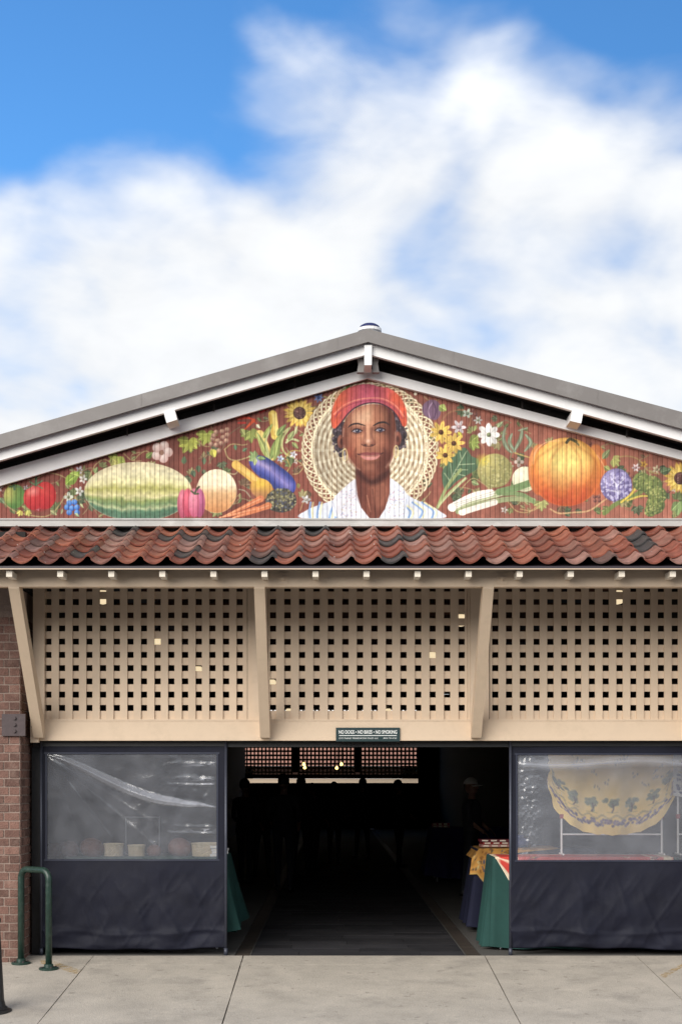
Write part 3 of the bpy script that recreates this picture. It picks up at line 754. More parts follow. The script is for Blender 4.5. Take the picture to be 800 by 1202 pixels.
# leaves & berries between
pt.mleaf(222,518,16,1.7,(170,175,70),6); pt.mleaf(243,510,15,1.6,(160,168,70),6); pt.leaf(216,545,9,6,-1.5,(85,110,75)); pt.leaf(233,547,8,6,1.5,(80,100,70)); pt.leaf(226,553,8,6,1.2,(75,95,70))
vine([(232,517),(240,524),(250,524),(256,521)]); vine([(264,528),(272,522),(285,523),(290,522)]); vine([(264,528),(268,538),(278,541),(292,537)],1.4,(175,155,100)); vine([(245,545),(252,535),(262,526),(270,510),(290,497)],1,(110,95,70))
for x, y in ((254,508),(261,507),(267,505),(250,516),(256,518),(262,514),(267,511),(248,522),(254,523),(260,521),(266,518),(257,530),(251,512)): pt.ell(x, y, 3, 3, (220,175,140), col2=(120,75,65))
pt.leaf(249,528,10,8,1.2,(215,205,80)); pt.leaf(240,538,8,5,1.6,(85,105,75)); pt.leaf(276,523,6,4,1.4,(90,130,90)); pt.leaf(285,530,6,4,-.6,(90,120,85)); pt.leaf(238,552,7,5,1.0,(90,105,75))
# cantaloupe
sl, u, v, a = pt.ell(254.5, 577, 23.5, 25.5, (238,220,185)); k = np.clip((v+1)/2, 0, 1)
cc = np.stack([np.interp(k, [0,.35,.55,1], c) for c in ([235,238,215,195],[222,222,165,120],[185,185,110,65])], -1)*(.95+.1*field(pt.X[sl], pt.Y[sl], 3, 11))[...,None]
pt.put(sl, a*.98, cc)
# pink pepper
for cx, rx, c1, c2 in ((215,6.5,(225,120,140),(165,60,85)),(234,7,(205,105,150),(150,60,95)),(221,6.5,(225,95,115),(170,50,75)),(228,6.5,(235,140,160),(180,75,105))):
    pt.ell(cx, 592-(1 if cx > 215 else 0), rx, 17, c1, col2=c2, light=(-.2,-.5))
st([(229,580),(231,575),(234,572)], 2.4, (70,70,50)); st([(225,577),(229,580),(233,580)],2,(75,80,55))
# chillies
st([(279,492),(290,491),(298,494),(303,502)], 4, (200,60,40), taper=True); st([(298,494),(291,501),(285,507)],4,(205,70,35),taper=True); st([(306,484),(312,482),(316,479)],4,(185,45,40),taper=True); st([(280,497),(288,497)],2.4,(190,50,40)); pt.leaf(301,499,6,4,.8,(210,205,160))
pt.mleaf(293,507,14,1.4,(140,150,70),5); pt.leaf(283,504,9,6,1.0,(160,165,90)); pt.leaf(309,491,6,4,.2,(110,110,75))
# corn
def corn(x0, y0, x1, y1, r, c=(228,195,85)):
    st([(x0,y0),((x0+x1)/2,(y0+y1)/2),(x1,y1)], r*2, c); n = 16; dx, dy = x1-x0, y1-y0; l_ = math.hypot(dx, dy); nx, ny = -dy/l_, dx/l_
    for i in range(n):
        for j in (-2,-1,0,1,2):
            q = (i+.5*(j%2))/n; pt.ell(x0+dx*q+nx*j*r*.38, y0+dy*q+ny*j*r*.38, 1.0, .9, (240,215,120) if j <= 0 else (205,160,60), op=.8)
corn(320,487,323,512,4.8); corn(305,510,317,538,4.6,(225,190,95))
pt.leaf(317,540,40,9,-1.15,(120,140,70)); pt.leaf(322,541,34,8,-1.35,(150,165,85)); pt.leaf(316,540,36,8,-2.0,(160,170,90)); pt.leaf(309,515,20,6,-1.0,(150,165,80)); pt.leaf(325,512,17,7,-.9,(120,140,75)); st([(317,505),(312,520),(317,540)],2,(185,190,120))
# sunflower left
def sunflower(x, y, r, n=17, cr=.42):
    pt.flower(x, y, r, n, (235,190,75), (100,65,60), cr=cr, pw=.9); pt.flower(x, y, r*.85, n, (245,210,100), (110,70,62), cr=cr/.85, pw=.6, ph=.2)
    pt.stipple(x, y, r*cr*.85, r*cr*.85, 45, .6, [(70,40,40),(150,110,100),(95,60,60)])
sunflower(351.5, 485.5, 17.5)
st([(333,508),(340,503),(333,513),(331,524),(335,533),(345,538)],2.2,(175,175,110)); st([(348,502),(344,512),(337,517)],2.5,(195,195,140)); st([(350,518),(342,516),(336,520)],2.5,(185,190,130)); pt.leaf(338,517,13,6,-1.0,(150,160,95)); pt.leaf(343,520,10,5,.8,(140,150,85))
vine([(335,537),(342,530),(352,530)],1.2,(190,165,80)); vine([(337,540),(340,548),(337,554)],1.2,(190,165,80)); vine([(348,541),(356,548),(350,556),(344,557)],1.1,(185,160,100))
pt.flower(329,539,4.5,5,(195,210,235),(140,160,200)); pt.flower(344.5,534,4.5,5,(225,225,230),(190,190,200)); pt.flower(359,587,5.5,5,(225,222,220),(190,180,160)); pt.flower(374,467.5,5.5,7,(110,140,205),(60,80,150)); vine([(377,473),(374,482),(380,488)]); vine([(380,466),(390,468),(396,458)],1.2,(150,160,90)); pt.leaf(390,466,9,5,-.6,(150,160,70)); pt.leaf(350,568,6,4,1.5,(140,130,70))
# eggplant
pt.poly([(293,540),(300,535),(312,537),(326,546),(341,558),(347,568),(345,578),(336,581),(324,576),(312,566),(300,556),(294,548)], lambda X, Y: np.stack([np.interp(np.abs((X-293)*.62-(Y-541))/17+0*X, [0,.35,.8,1.3],[55,50,45,40]) for _ in range(1)]+[np.interp(np.abs((X-293)*.62-(Y-541))/17, [0,.4,1.3],[70,60,50])]+[np.interp(np.abs((X-293)*.62-(Y-541))/17,[0,.5,1.3],[165,135,90])], -1))
st([(302,544),(314,550),(326,560),(338,571)], 7, (165,140,190), op=.75, soft=5); st([(304,543),(316,550)],3,(205,185,220),op=.6,soft=3); pt.mleaf(300,538,10,-2.6,(140,165,100),4); pt.leaf(302,538,10,5,.1,(120,150,90)); pt.leaf(300,538,9,5,1.7,(170,185,120))
# yellow squash
vine([(268,556),(276,557),(280,552)],1.4,(170,150,110)); vine([(281,575),(288,577),(294,584)],1.4,(160,150,120))
st([(277,546),(286,553),(296,561),(305,570)], 10, (215,165,70)); pt.ell(307,574,14,11.5,(235,190,60),rot=.5,col2=(180,120,60),light=(.0,-.5)); st([(278,546),(288,554),(300,563)],5,(230,185,90)); pt.ell(303,581,9,5,(150,95,75),op=.5,soft=5); pt.ell(277,546.5,4.4,4.4,(225,175,75))
# thistle/artichoke
pt.ell(330,588,18,14,(95,90,65),col2=(60,55,50)); pt.stipple(330,588,18,14,220,1.1,[(150,145,100),(110,105,70),(60,60,75),(45,45,40),(175,165,120),(80,85,95)])
# carrots
for (a_, b_, w_) in (((262,607),(306,586),8),((272,609),(315,594),8),((258,608),(300,598),6)):
    st([b_, ((a_[0]+b_[0])/2,(a_[1]+b_[1])/2+.5), a_], w_, (210,115,70), taper=True); st([b_, a_], 1.4, (235,165,120), op=.7)
    for q in np.linspace(.1,.8,6): x_ = b_[0]+(a_[0]-b_[0])*q; y_ = b_[1]+(a_[1]-b_[1])*q; st([(x_,y_-w_*.35*(1-q)),(x_+.8,y_+w_*.3*(1-q))],.5,(160,75,45),op=.7)
# ---- basket
bcx, bcy, br = 434.0, 529.0, 81.0
sl = pt.box(bcx-br, bcx+br, bcy-br, bcy+br); X = pt.X[sl]-bcx; Y = (pt.Y[sl]-bcy)*1.01; r = np.hypot(X, Y); th = np.arctan2(Y, X)
rim_in = 68.0
ring = np.sin(r*2*math.pi/5.4); sp = np.cos(th*26); 
over = np.sin(th*26+np.pi*(np.floor(r/5.4)%2))
val = .52+.36*ring+.16*over+.25*(sp > .72)*np.clip(r/60,0,1)
val = np.clip(val, 0, 1)[..., None]
cc = np.array((150,122,88))*(1-val)+np.array((252,240,205))*val
lit = np.clip(.93+.14*(X/80)-.06*(Y/80), .8, 1.08)[..., None]
pt.put(sl, np.clip((rim_in-r)*.8, 0, 1), cc*lit)
for k in range(30):   # looped braided rim
    a0 = 2*math.pi*k/30
    for ph, dirn in ((0, 1), (.5, -1)):
        pts_ = []
        for q in np.linspace(0, 1, 9):
            a_ = a0+ph*2*math.pi/30+dirn*(q-.5)*.46; rr = 67+12.5*math.sin(math.pi*q)
            pts_.append((bcx+rr*math.cos(a_), bcy+rr*math.sin(a_)/1.01))
        st(pts_, 2.6, (130,100,70), smooth=False); st(pts_, 1.7, (242,228,190) if dirn > 0 else (222,202,160), smooth=False)
st([(bcx+68*math.cos(a_), bcy+68*math.sin(a_)) for a_ in np.linspace(0, 6.29, 60)], 2.6, (238,222,182), smooth=False)
# top vine over rim
vine([(398,462),(412,452),(430,447),(446,449),(452,455)],1.5,(150,140,85)); pt.leaf(404,459,10,6,-.9,(120,140,60)); 
for x_, y_ in ((404,455),(436,451),(445,449.5),(487,463)): pt.ell(x_, y_, 1.8, 1.8, (235,225,195))
# ---- woman
Q = lambda x, y: (340+x/4.21, 430+y/4.21)
QL = lambda *p: [Q(*q) for q in p]
NV = (52,42,48)
# hair
for (x_, y_, r_) in ((236,325,26),(228,365,20),(240,405,20),(262,300,24),(270,430,14),(252,440,12),(530,300,34),(548,340,30),(545,375,24),(538,400,16),(520,255,28),(250,345,28)):
    q = Q(x_, y_); pt.ell(q[0], q[1], r_/4.21, r_/4.21, NV)
for _ in range(90):
    a_ = random.choice([(240,360,30,70),(545,330,32,80)]); x_ = a_[0]+random.uniform(-1,1)*a_[2]; y_ = a_[1]+random.uniform(-1,1)*a_[3]; q = Q(x_, y_)
    pt.ell(q[0], q[1], 1.3, 1.3, random.choice([(30,25,30),(90,75,85),(70,58,66),(110,95,105)]), op=.8)
# ears
pt.ell(*Q(252,375), 4.4, 8, (150,85,62), col2=(95,48,38)); pt.ell(*Q(533,360), 4.2, 8.5, (165,95,75), col2=(100,50,40)); pt.ell(*Q(255,375), 1.8, 4, (70,35,30)); pt.ell(*Q(531,362),1.6,4.2,(75,38,32))
# blouse
pt.poly(QL((60,752),(85,712),(150,685),(215,662),(270,620),(328,560),(345,640),(395,752)), (206,212,224), soft=.6)
pt.poly(QL((492,556),(545,600),(600,650),(690,690),(735,715),(752,752),(430,752),(475,690),(490,620)), (208,214,226), soft=.6)
for i, (x0_, x1_) in enumerate(((100,95),(135,140),(195,215),(225,245),(585,600),(640,665),(700,712))):
    st(QL((x0_,752),((x0_+x1_)/2,715),(x1_+(8 if x0_ < 300 else -60),675)), 2.4, (110,150,205), op=.85); st(QL((x0_+14,752),((x0_+x1_)/2+14,715),(x1_+(20 if x0_ < 300 else -48),675)), 2.0, (235,225,160), op=.8)
pt.poly(QL((328,560),(262,608),(212,668),(238,752),(388,752),(352,700),(334,640)), (216,216,224)); pt.poly(QL((490,556),(560,605),(575,660),(560,752),(438,752),(470,705),(492,630)), (214,218,228))
for cx_, cy_, rx_, ry_ in ((290,680,42,70),(520,680,42,70)):
    for _ in range(60):
        q = Q(cx_+random.uniform(-1,1)*rx_, cy_+random.uniform(-1,1)*ry_); pt.ell(q[0], q[1], .8, .8, random.choice([(190,150,165),(160,165,195),(200,185,160)]), op=.7)
st(QL((212,668),(238,752)), 1, (150,160,185), op=.7); st(QL((575,660),(560,752)), 1, (150,160,185), op=.7)
# neck
pt.poly(QL((325,480),(490,480),(494,560),(492,630),(470,705),(440,752),(392,752),(352,700),(334,640),(326,560)), (108,54,41), smooth=False)
pt.poly(QL((395,560),(450,560),(485,600),(480,650),(455,700),(425,700),(400,640)), (150,86,64), op=.7, soft=3); pt.poly(QL((330,520),(360,560),(365,680),(345,670),(330,600)), (88,42,34), op=.75, soft=3)
pt.poly(QL((335,505),(400,560),(485,510),(487,545),(410,590),(335,545)), (62,28,24), op=.92, soft=2.5); st(QL((408,610),(418,690),(425,748)), 1.2, (80,40,32), op=.7); st(QL((380,640),(398,720)),1,(190,125,95),op=.7)
# face
face = [(258,340),(262,300),(290,240),(340,205),(400,190),(460,195),(505,225),(522,290),(524,350),(518,415),(500,470),(465,515),(425,540),(385,540),(345,515),(305,470),(275,420),(262,380)]
def skin(X, Y):
    u = (X-433)/28.; v = (Y-515)/40.
    k = np.clip(1.05-((u+.15)**2*1.0+(v+.25)**2*.7), 0, 1)[..., None]
    c = np.array((108,54,40))*(1-k)+np.array((188,120,86))*k
    s_ = np.clip((u-.35)/.5, 0, 1)[..., None]; return c*(1-.25*s_*(1-np.clip((u-.9)*8, 0, 1)[..., None]))
pt.poly(QL(*face), skin)
E = lambda x, y, rx, ry, c, op=.6, soft=3, rot=0: pt.ell(*Q(x, y), rx/4.21, ry/4.21, c, op=op, soft=soft, rot=rot)
E(350,260,40,34,(205,155,120),.8,5); E(440,255,36,30,(165,98,70),.5,5); E(385,240,18,40,(222,180,140),.55,4)
E(310,390,28,42,(168,88,62),.6,5); E(470,385,30,36,(160,86,62),.6,5); E(480,450,18,30,(90,40,32),.6,4); E(300,440,20,34,(150,62,42),.55,4)
st(QL((519,330),(516,400),(502,462),(474,500)), 1.6, (215,165,138), op=.6, soft=1.5); st(QL((268,395),(290,450),(325,498),(345,512)), 1.4, (205,155,128), op=.5, soft=1.2); st(QL((266,310),(263,350)),1.2,(215,170,145),op=.6)
# eye sockets, brows, eyes
E(332,318,34,17,(85,42,34),.75,3); E(446,313,34,17,(80,38,32),.75,3)
st(QL((288,305),(305,291),(335,286),(372,296)), 2.0, (38,26,28), taper='both'); st(QL((412,296),(440,282),(470,280),(492,294)), 2.2, (38,26,28), taper='both')
for ex, ey in ((332,323),(446,318)):
    pt.poly(QL((ex-22,ey+1),(ex-10,ey-7),(ex+8,ey-7),(ex+22,ey),(ex+8,ey+6),(ex-10,ey+6)), (148,140,150)); pt.ell(*Q(ex+2,ey-1), 2.5, 2.3, (42,44,66)); pt.ell(*Q(ex+2,ey-1), .9, .9, (15,15,25)); pt.ell(*Q(ex-1,ey-4), .5, .5, (245,245,250))
    st(QL((ex-26,ey+1),(ex-10,ey-10),(ex+8,ey-10),(ex+26,ey-1)), 1.1, (35,22,24)); st(QL((ex-18,ey+7),(ex,ey+11),(ex+20,ey+5)), .7, (70,35,30)); st(QL((ex-20,ey-17),(ex,ey-19),(ex+22,ey-12)),.8,(150,95,75),op=.6)
E(500,330,16,70,(88,42,33),.5,5); E(275,350,14,50,(96,44,34),.5,4); E(345,395,22,26,(196,120,86),.55,4); E(440,375,18,20,(182,108,80),.45,4); E(330,470,22,30,(112,52,38),.5,5); E(455,480,22,34,(84,38,30),.6,5)
# nose
st(QL((384,300),(385,335),(386,365)), 3.0, (205,150,118), op=.7, soft=3); st(QL((368,305),(370,340),(362,372)), 1.4, (88,42,34), op=.6, soft=2); st(QL((404,310),(404,345),(412,372)), 1.8, (75,35,30), op=.7, soft=2)
E(388,378,17,15,(190,130,102),.85,3); E(364,384,11,9,(145,82,62),.9,1.5); E(412,383,11,9,(130,70,54),.9,1.5); E(372,392,7,4,(40,18,18),.95,1); E(404,392,7,4,(40,18,18),.95,1); E(386,372,6,5,(235,200,175),.8,2); st(QL((355,388),(366,396),(388,398),(408,396),(420,387)),1.0,(62,28,25),op=.8)
E(388,412,22,9,(110,55,42),.7,3)
# mouth
pt.poly(QL((338,436),(365,428),(385,426),(396,429),(408,426),(430,428),(456,432),(430,442),(396,445),(362,443)), (128,58,56)); pt.poly(QL((345,440),(370,440),(396,442),(425,440),(448,436),(425,443),(396,445),(368,443)), (150,95,90))
pt.poly(QL((348,444),(370,447),(396,449),(425,447),(446,440),(432,458),(398,467),(364,460)), (192,112,104)); E(400,455,22,4,(230,165,155),.7,1.5); st(QL((334,436),(345,440)),1.1,(50,22,22)); st(QL((448,436),(460,430)),1.1,(50,22,22)); st(QL((325,410),(320,430),(328,450)),1,(95,45,36),op=.7,soft=1.5); st(QL((462,405),(470,425),(462,445)),1,(85,40,34),op=.7,soft=1.5)
E(395,480,26,5,(82,38,32),.65,3); E(395,505,26,16,(172,105,80),.55,4)
# hat
hat = [(208,300),(205,240),(225,175),(270,120),(340,94),(400,92),(440,104),(490,112),(540,150),(572,210),(578,270),(570,300),(548,290),(530,250),(495,212),(440,186),(380,186),(325,206),(285,240),(255,280),(230,308)]
def hatc(X, Y):
    u = (X-433)/45.; k = np.clip(np.abs(u)*1.5-.25, 0, 1)[..., None]; c = np.array((196,78,98))*(1-k)+np.array((214,80,52))*k
    f = .90+.2*field(X, Y, 5, 21)[..., None]; d = np.clip((Y-466)/30, 0, 1)[..., None]*(1-k); return (c*(1-d)+np.array((128,48,92))*d)*f
pt.poly(QL(*hat), hatc)
for i in range(-6, 7):    # knit ribs
    x_ = 390+i*27; st(QL((x_, 104+abs(i)*8), (x_+i*3, 150+abs(i)*9)), .7, (150,45,45), op=.5)
    st(QL((x_+10, 170+abs(i)*9), (x_+10+i*3, 190+abs(i)*14)), .7, (115,40,70), op=.5)
st(QL((218,240),(260,200),(320,172),(390,160),(460,164),(520,196),(562,250)), 1.5, (235,135,110), op=.8); st(QL((222,252),(262,212),(320,184),(390,172),(460,176),(516,208),(556,262)), 1.2, (140,45,65), op=.7)
st(QL((230,308),(255,280),(285,240),(325,206),(380,186),(440,186),(495,212),(530,250),(550,292)), 1.5, (60,28,40)); E(255,170,26,40,(228,100,60),.5,4); E(520,160,28,28,(232,90,50),.5,4)
# earrings
for cx_, cy_ in ((272,440),(524,425)):
    st([(Q(cx_,cy_)[0]+2.6*math.cos(t_), Q(cx_,cy_)[1]+7.2*math.sin(t_)) for t_ in np.linspace(0,6.283,20)], 1.0, (225,200,130), smooth=False)
st(QL((270,425),(272,470)),.8,(225,225,215))
# ---- right side
vine([(497,466),(505,472),(514,470)],1.4,(150,120,85)); pt.poly([(505,470),(514,473),(517,484),(512,493),(504,492),(496,486),(496,476)],(110,80,105)); st([(507,473),(502,482),(504,491)],1.2,(165,135,160)); st([(508,473),(511,482),(509,491)],1.2,(70,45,70)); pt.leaf(515,477,10,9,.6,(165,180,90))
vine([(518,494),(525,486),(536,482),(545,483),(552,491),(550,500)],2,(150,100,70)); vine([(558,519),(566,524),(567,535),(563,542)],1.3,(170,120,90))
pt.flower(548,486,6,5,(190,205,185),(120,140,110)); pt.flower(560.5,494,5,6,(220,220,210),(140,150,110)); pt.flower(538,502,8.5,6,(232,220,222),(200,160,160)); pt.leaf(537,508,8,5,.9,(190,180,60)); pt.leaf(558,500,7,4,1.9,(150,160,90)); pt.leaf(566,502,26,6,1.2,(0,0,0)) if False else None
pt.flower(573,511,13,8,(235,232,225),(150,160,110),cr=.2,pw=.9); pt.leaf(583,502,9,5,-.8,(150,170,120))
def blk(x, y, r): pt.flower(x, y, r, 9, (240,195,85), (105,60,40), cr=.24, pw=.75)
pt.leaf(560,512,14,10,2.4,(140,150,70)); pt.mleaf(552,520,12,.6,(130,145,65),3)
# collard leaf
pt.poly([(521,575),(518,556),(524,545),(534,532),(545,526),(553,536),(561,540),(560,550),(548,558),(535,566),(527,574)], (72,100,72)); 
for (a_, b_) in (((523,572),(547,530)),((530,560),(528,545)),((534,552),(548,552)),((538,546),(556,545)),((528,566),(521,556)),((541,540),(539,532)),((532,556),(545,559))): st([a_, b_], .9, (170,185,140), op=.9)
st([(513,596),(524,572),(540,552)],3.6,(140,155,95)); st([(514,594),(528,578),(546,562)],3,(165,175,115)); st([(513,597),(520,588),(535,573),(545,562)],1.4,(190,195,140))
blk(517,508,12.5); blk(532,521,12); blk(522,535,12)
# vine pods
for a_ in ([(592,503),(590,515),(594,526),(600,532)],[(600,510),(597,520),(604,531)],[(612,504),(610,516),(602,531)],[(618,503),(608,506)],[(616,511),(622,520),(615,530)]): st(a_, 4.6, (110,125,95), taper='both'); st(a_, 1.4, (165,175,145), op=.7)
vine([(592,503),(589,497),(593,494),(599,497)],1,(120,120,90)); vine([(603,532),(612,535),(622,538)],1.6,(195,165,90)); vine([(600,532),(598,538)],1.2,(120,120,80)); pt.flower(608,543,6,4,(200,180,165),(150,140,110))
# chayote/artichoke
sl, u, v, a = pt.ell(580,553,20.5,20,(196,182,105),col2=(135,130,75),light=(-.4,-.5)); pt.ell(567,541,7,5,(225,200,60),op=.7,soft=4)
pt.stipple(581,554,18,18,160,1.1,[(165,160,95),(210,200,135),(130,130,80),(185,175,110)],op=.55)
for k_ in range(-3,4): st([(580+k_*5,536+abs(k_)),(581+k_*6,553),(580+k_*5,571-abs(k_))],.8,(135,135,85),op=.6)
# onion / white turnip
pt.ell(615,563,14.8,14.8,(250,246,215),col2=(205,205,160))
# leeks
for a_, w_, c_ in (([(531,597),(560,586),(590,578),(626,566)],8,(190,195,150)),([(529,596),(555,583),(575,579)],8.5,(240,232,222)),([(537,601),(565,592),(600,586),(625,588)],6,(150,160,110)),([(541,602),(560,596),(580,590)],7,(228,220,205)),([(545,588),(570,582)],5,(245,238,228))): st(a_, w_, c_)
st([(585,578),(605,573),(628,565)],8,(110,140,85)); st([(590,580),(612,581),(626,590)],4.5,(120,145,90)); 
for k_ in range(5): st([(532,592+k_*2.2),(570,580+k_*2.4),(620,566+k_*4)],.7,(120,130,95),op=.55)
vine([(540,575),(552,563),(560,564),(574,574)],1.3,(165,145,95)); pt.leaf(553,566,9,6,.4,(140,155,100)); pt.ell(530,597,4,4.2,(250,245,235)); pt.ell(543,602,3.6,3.4,(240,230,215)); vine([(596,590),(605,600),(618,602),(628,596)],1.2,(180,150,95))
# pumpkin
pcx, pcy = 663.5, 554.5
pt.ell(632,552,13,30,(230,150,80),col2=(190,90,45)); pt.ell(698,552,13,30,(225,140,75),col2=(185,85,45))
sl, u, v, a = pt.ell(pcx, pcy, 41, 40, (228,140,55)); X = pt.X[sl]; Y = pt.Y[sl]
k1 = np.clip(1-np.sqrt(((X-662)/34)**2+((Y-545)/32)**2), 0, 1)[..., None]; k2 = np.clip(v*.9+.15+.3*np.abs(u), 0, 1)[..., None]
cc = np.array((232,152,62))*(1-np.sqrt(k1))+np.array((252,232,125))*np.sqrt(k1); cc = cc*(1-k2*.75)+np.array((192,62,32))*k2*.75
ribs = np.sin(np.arcsin(np.clip(u/np.sqrt(np.clip(1-v*v*.85, .05, 1)), -1, 1))*5.2)
cc *= (1-.13*np.clip(-ribs, 0, 1)**2)[..., None]; cc *= (.95+.1*field(X, Y, 4, 31))[..., None]
pt.put(sl, a, cc)
for k_ in range(-2, 3):
    st([(664+k_*3, 520), (663+k_*17, 540), (663+k_*18, 566), (663+k_*9, 590)], 1.2, (170,75,35), op=.45, soft=2)
st([(625,545),(628,530),(640,520),(655,518)],1.5,(245,180,120),op=.6); st([(700,535),(708,550),(705,570)],1.2,(240,180,120),op=.6)
for p_ in ([(640,578),(650,590),(660,588)],[(672,570),(668,585),(672,592)],[(685,575),(680,590)]): st(p_, 5, (175,45,30), op=.45, soft=5)
st([(664,520),(668,516),(675,519)],3.4,(75,70,45)); st([(675,519),(678,523)],2,(110,100,60))
# gourd vine under pumpkin
vine([(645,598),(655,603),(672,602),(690,600),(705,590),(712,585)],1.8,(205,160,110)); pt.mleaf(634,590,11,1.5,(165,165,95),5); vine([(610,598),(624,600),(632,594)],1.3,(190,150,100))
# leaves right of pumpkin
pt.leaf(706,539,14,7,-.9,(130,140,90)); pt.leaf(708,548,10,6,.6,(150,155,85)); pt.mleaf(718,540,11,.5,(150,150,80),4); vine([(722,538),(735,536),(748,540),(760,553),(772,557)],1.4,(160,135,80)); pt.flower(745,549.5,4.8,6,(225,205,205),(190,130,130)); pt.flower(754.5,545.5,4,5,(225,170,60),(180,120,50))
# purple cauliflower & broccoli
pt.ell(722,570,18.5,19.5,(150,140,185),col2=(90,80,130)); pt.stipple(722,570,17.5,18.5,170,1.5,[(190,185,220),(120,110,165),(85,75,125),(160,150,200),(210,205,230)],op=.7)
for p_ in ([(724,585),(722,570),(715,560)],[(722,572),(732,562)],[(723,578),(710,575)]): st(p_, 1.1, (215,215,225), op=.7)
st([(708,603),(722,592),(738,585),(752,577)],5,(110,125,65)); st([(728,590),(740,580),(745,573)],2.4,(215,185,70)); st([(735,588),(750,583),(762,583)],2.2,(205,180,75))
for (x_, y_, r_) in ((752,566,11),(764,571,12),(770,582,11),(768,593,11),(762,600,7)): pt.ell(x_, y_, r_, r_, (135,145,75), col2=(75,90,50)); pt.stipple(x_, y_, r_*.95, r_*.95, 60, 1.1, [(160,165,90),(100,115,60),(70,85,50),(180,180,105)], op=.7)
# right sunflower & leaf
sunflower(797, 562, 17.5); pt.leaf(774,555,13,9,-.3,(90,110,75)); pt.mleaf(796,590,16,1.4,(120,145,85),4)
# small flourishes to fill the ground
vine([(100,588),(104,596),(98,604)],1,(150,130,90)); vine([(282,580),(270,590)],.9); vine([(352,600),(356,590)],.9)
# vertical wear in the paint
tone2 = .965+.07*bv[::-1][bd][None, :]+.05*(field(PXg*3, PYg*.6, 9, 41)-.5)
pt.C *= tone2[..., None]
gv = (dep > .0045).astype(float)[None, :, None]; pt.C = pt.C*(1-.16*gv)+np.array((52,28,26))*(.16*gv)      # shade of the groove bottoms painted into the colour
MY = -.022
V3 = np.zeros(PXg.shape+(3,)); V3[..., 0] = cols[None]; V3[..., 1] = MY+dep[None]; V3[..., 2] = EYE+(HY-PYg)/S0
lim = np.where(PXg < AX, TL[0]+(AX-PXg)*TL[1], TL[0]+(PXg-AX)*TL[2])-6
ok = PYg > lim; keep = ok[:-1,:-1] & ok[1:,1:] & ok[1:,:-1] & ok[:-1,1:]
pt.C = 255*(np.clip(pt.C, 0, 255)/255)**.93
lum_ = pt.C.mean(-1, keepdims=True); pt.C = (pt.C*.87+lum_*.13)*(.955+.09*field(PXg, PYg, 2.6, 61)[..., None])
me, used = grid_mesh('painted_mural', V3, keep); paint_attr(me, pt.C.reshape(-1, 3)[used])
random.seed(5)
mu = link('painted_mural', me, attr_mat('mural_paint', .6, spec=.25, var=.05)); mu.parent = hall; mu.matrix_parent_inverse = Matrix.Translation(-Vector((.35,0,0)))
mu['label'] = 'mural of a woman in a red hat before a basket among fruit and vegetables on beadboard'
# flip normals if needed is irrelevant for a diffuse board
# thin dark shadow gap rail round the mural
bm = BM()
for s, e in ((-1, LX), (1, RX)):
    y0 = rake(e, TL[0], TL[1], TL[2]); pprism(bm, [(AX, TL[0]-.3), (e, y0-.3), (e, y0+1.0), (AX, TL[0]+1.0)], -.045, .03)
part('mural_edge_trim', bm, M_bolt)

# ------------------------------------------------------------------ sign
sc_ = P(431.5, 862.2, -.062)
sg = empty('notice_sign', (sc_.x, -.062, sc_.z)); tag(sg, 'small dark green sign with white lettering forbidding dogs, bikes and smoking on the lintel', 'sign')
M_sign = mat('sign_green', (.012,.035,.038,1), .4, .05); M_let = mat('sign_white', (.8,.82,.8,1), .5, .03)
wS, hS = 75/120.6/2, 16.2/120.6/2
bm = BM(); box(bm, -wS, wS, -.006, .006, -hS, hS); obj('sign_panel', bm, M_sign, sg, bevel=.0015)
def text(s, w_, z, parent, h=.01, name='lettering', bold=0.0, m=M_let, x=0, y=-.0075):
    cu = bpy.data.curves.new(name, 'FONT'); cu.body = s; cu.align_x = 'CENTER'; cu.align_y = 'CENTER'; cu.size = 1; cu.extrude = .01; cu.offset = bold
    t = bpy.data.objects.new('tmp', cu); COL.objects.link(t); bpy.context.view_layer.update()
    dg = bpy.context.evaluated_depsgraph_get(); me = bpy.data.meshes.new_from_object(t.evaluated_get(dg)); bpy.data.objects.remove(t)
    co = np.array([v.co[:] for v in me.vertices]); mn, mx = co.min(0), co.max(0); c = (mn+mx)/2; k = w_/(mx[0]-mn[0]); kz = h/(mx[1]-mn[1])
    for v in me.vertices: v.co = (x+(v.co.x-c[0])*k, y+.0008*(1 if v.co.z > 0 else -1)*-1, z+(v.co.y-c[1])*kz)
    return link(name, me, m, parent)
text('NO DOGS \u2022 NO BIKES \u2022 NO SMOKING', wS*1.82, hS*.36, sg, h=hS*.52, bold=.022)
text('CITY MARKET PRESERVATION TRUST, LLC', wS*1.22, -hS*.56, sg, h=hS*.22, bold=.01, x=-wS*.29)
text('(843) 937-0920', wS*.42, -hS*.56, sg, h=hS*.22, bold=.01, x=wS*.69)
bm = BM(); box(bm, -wS*.9, wS*.9, -.0085, -.0055, -hS*.2, -hS*.1); obj('rule_line', bm, M_let, sg)

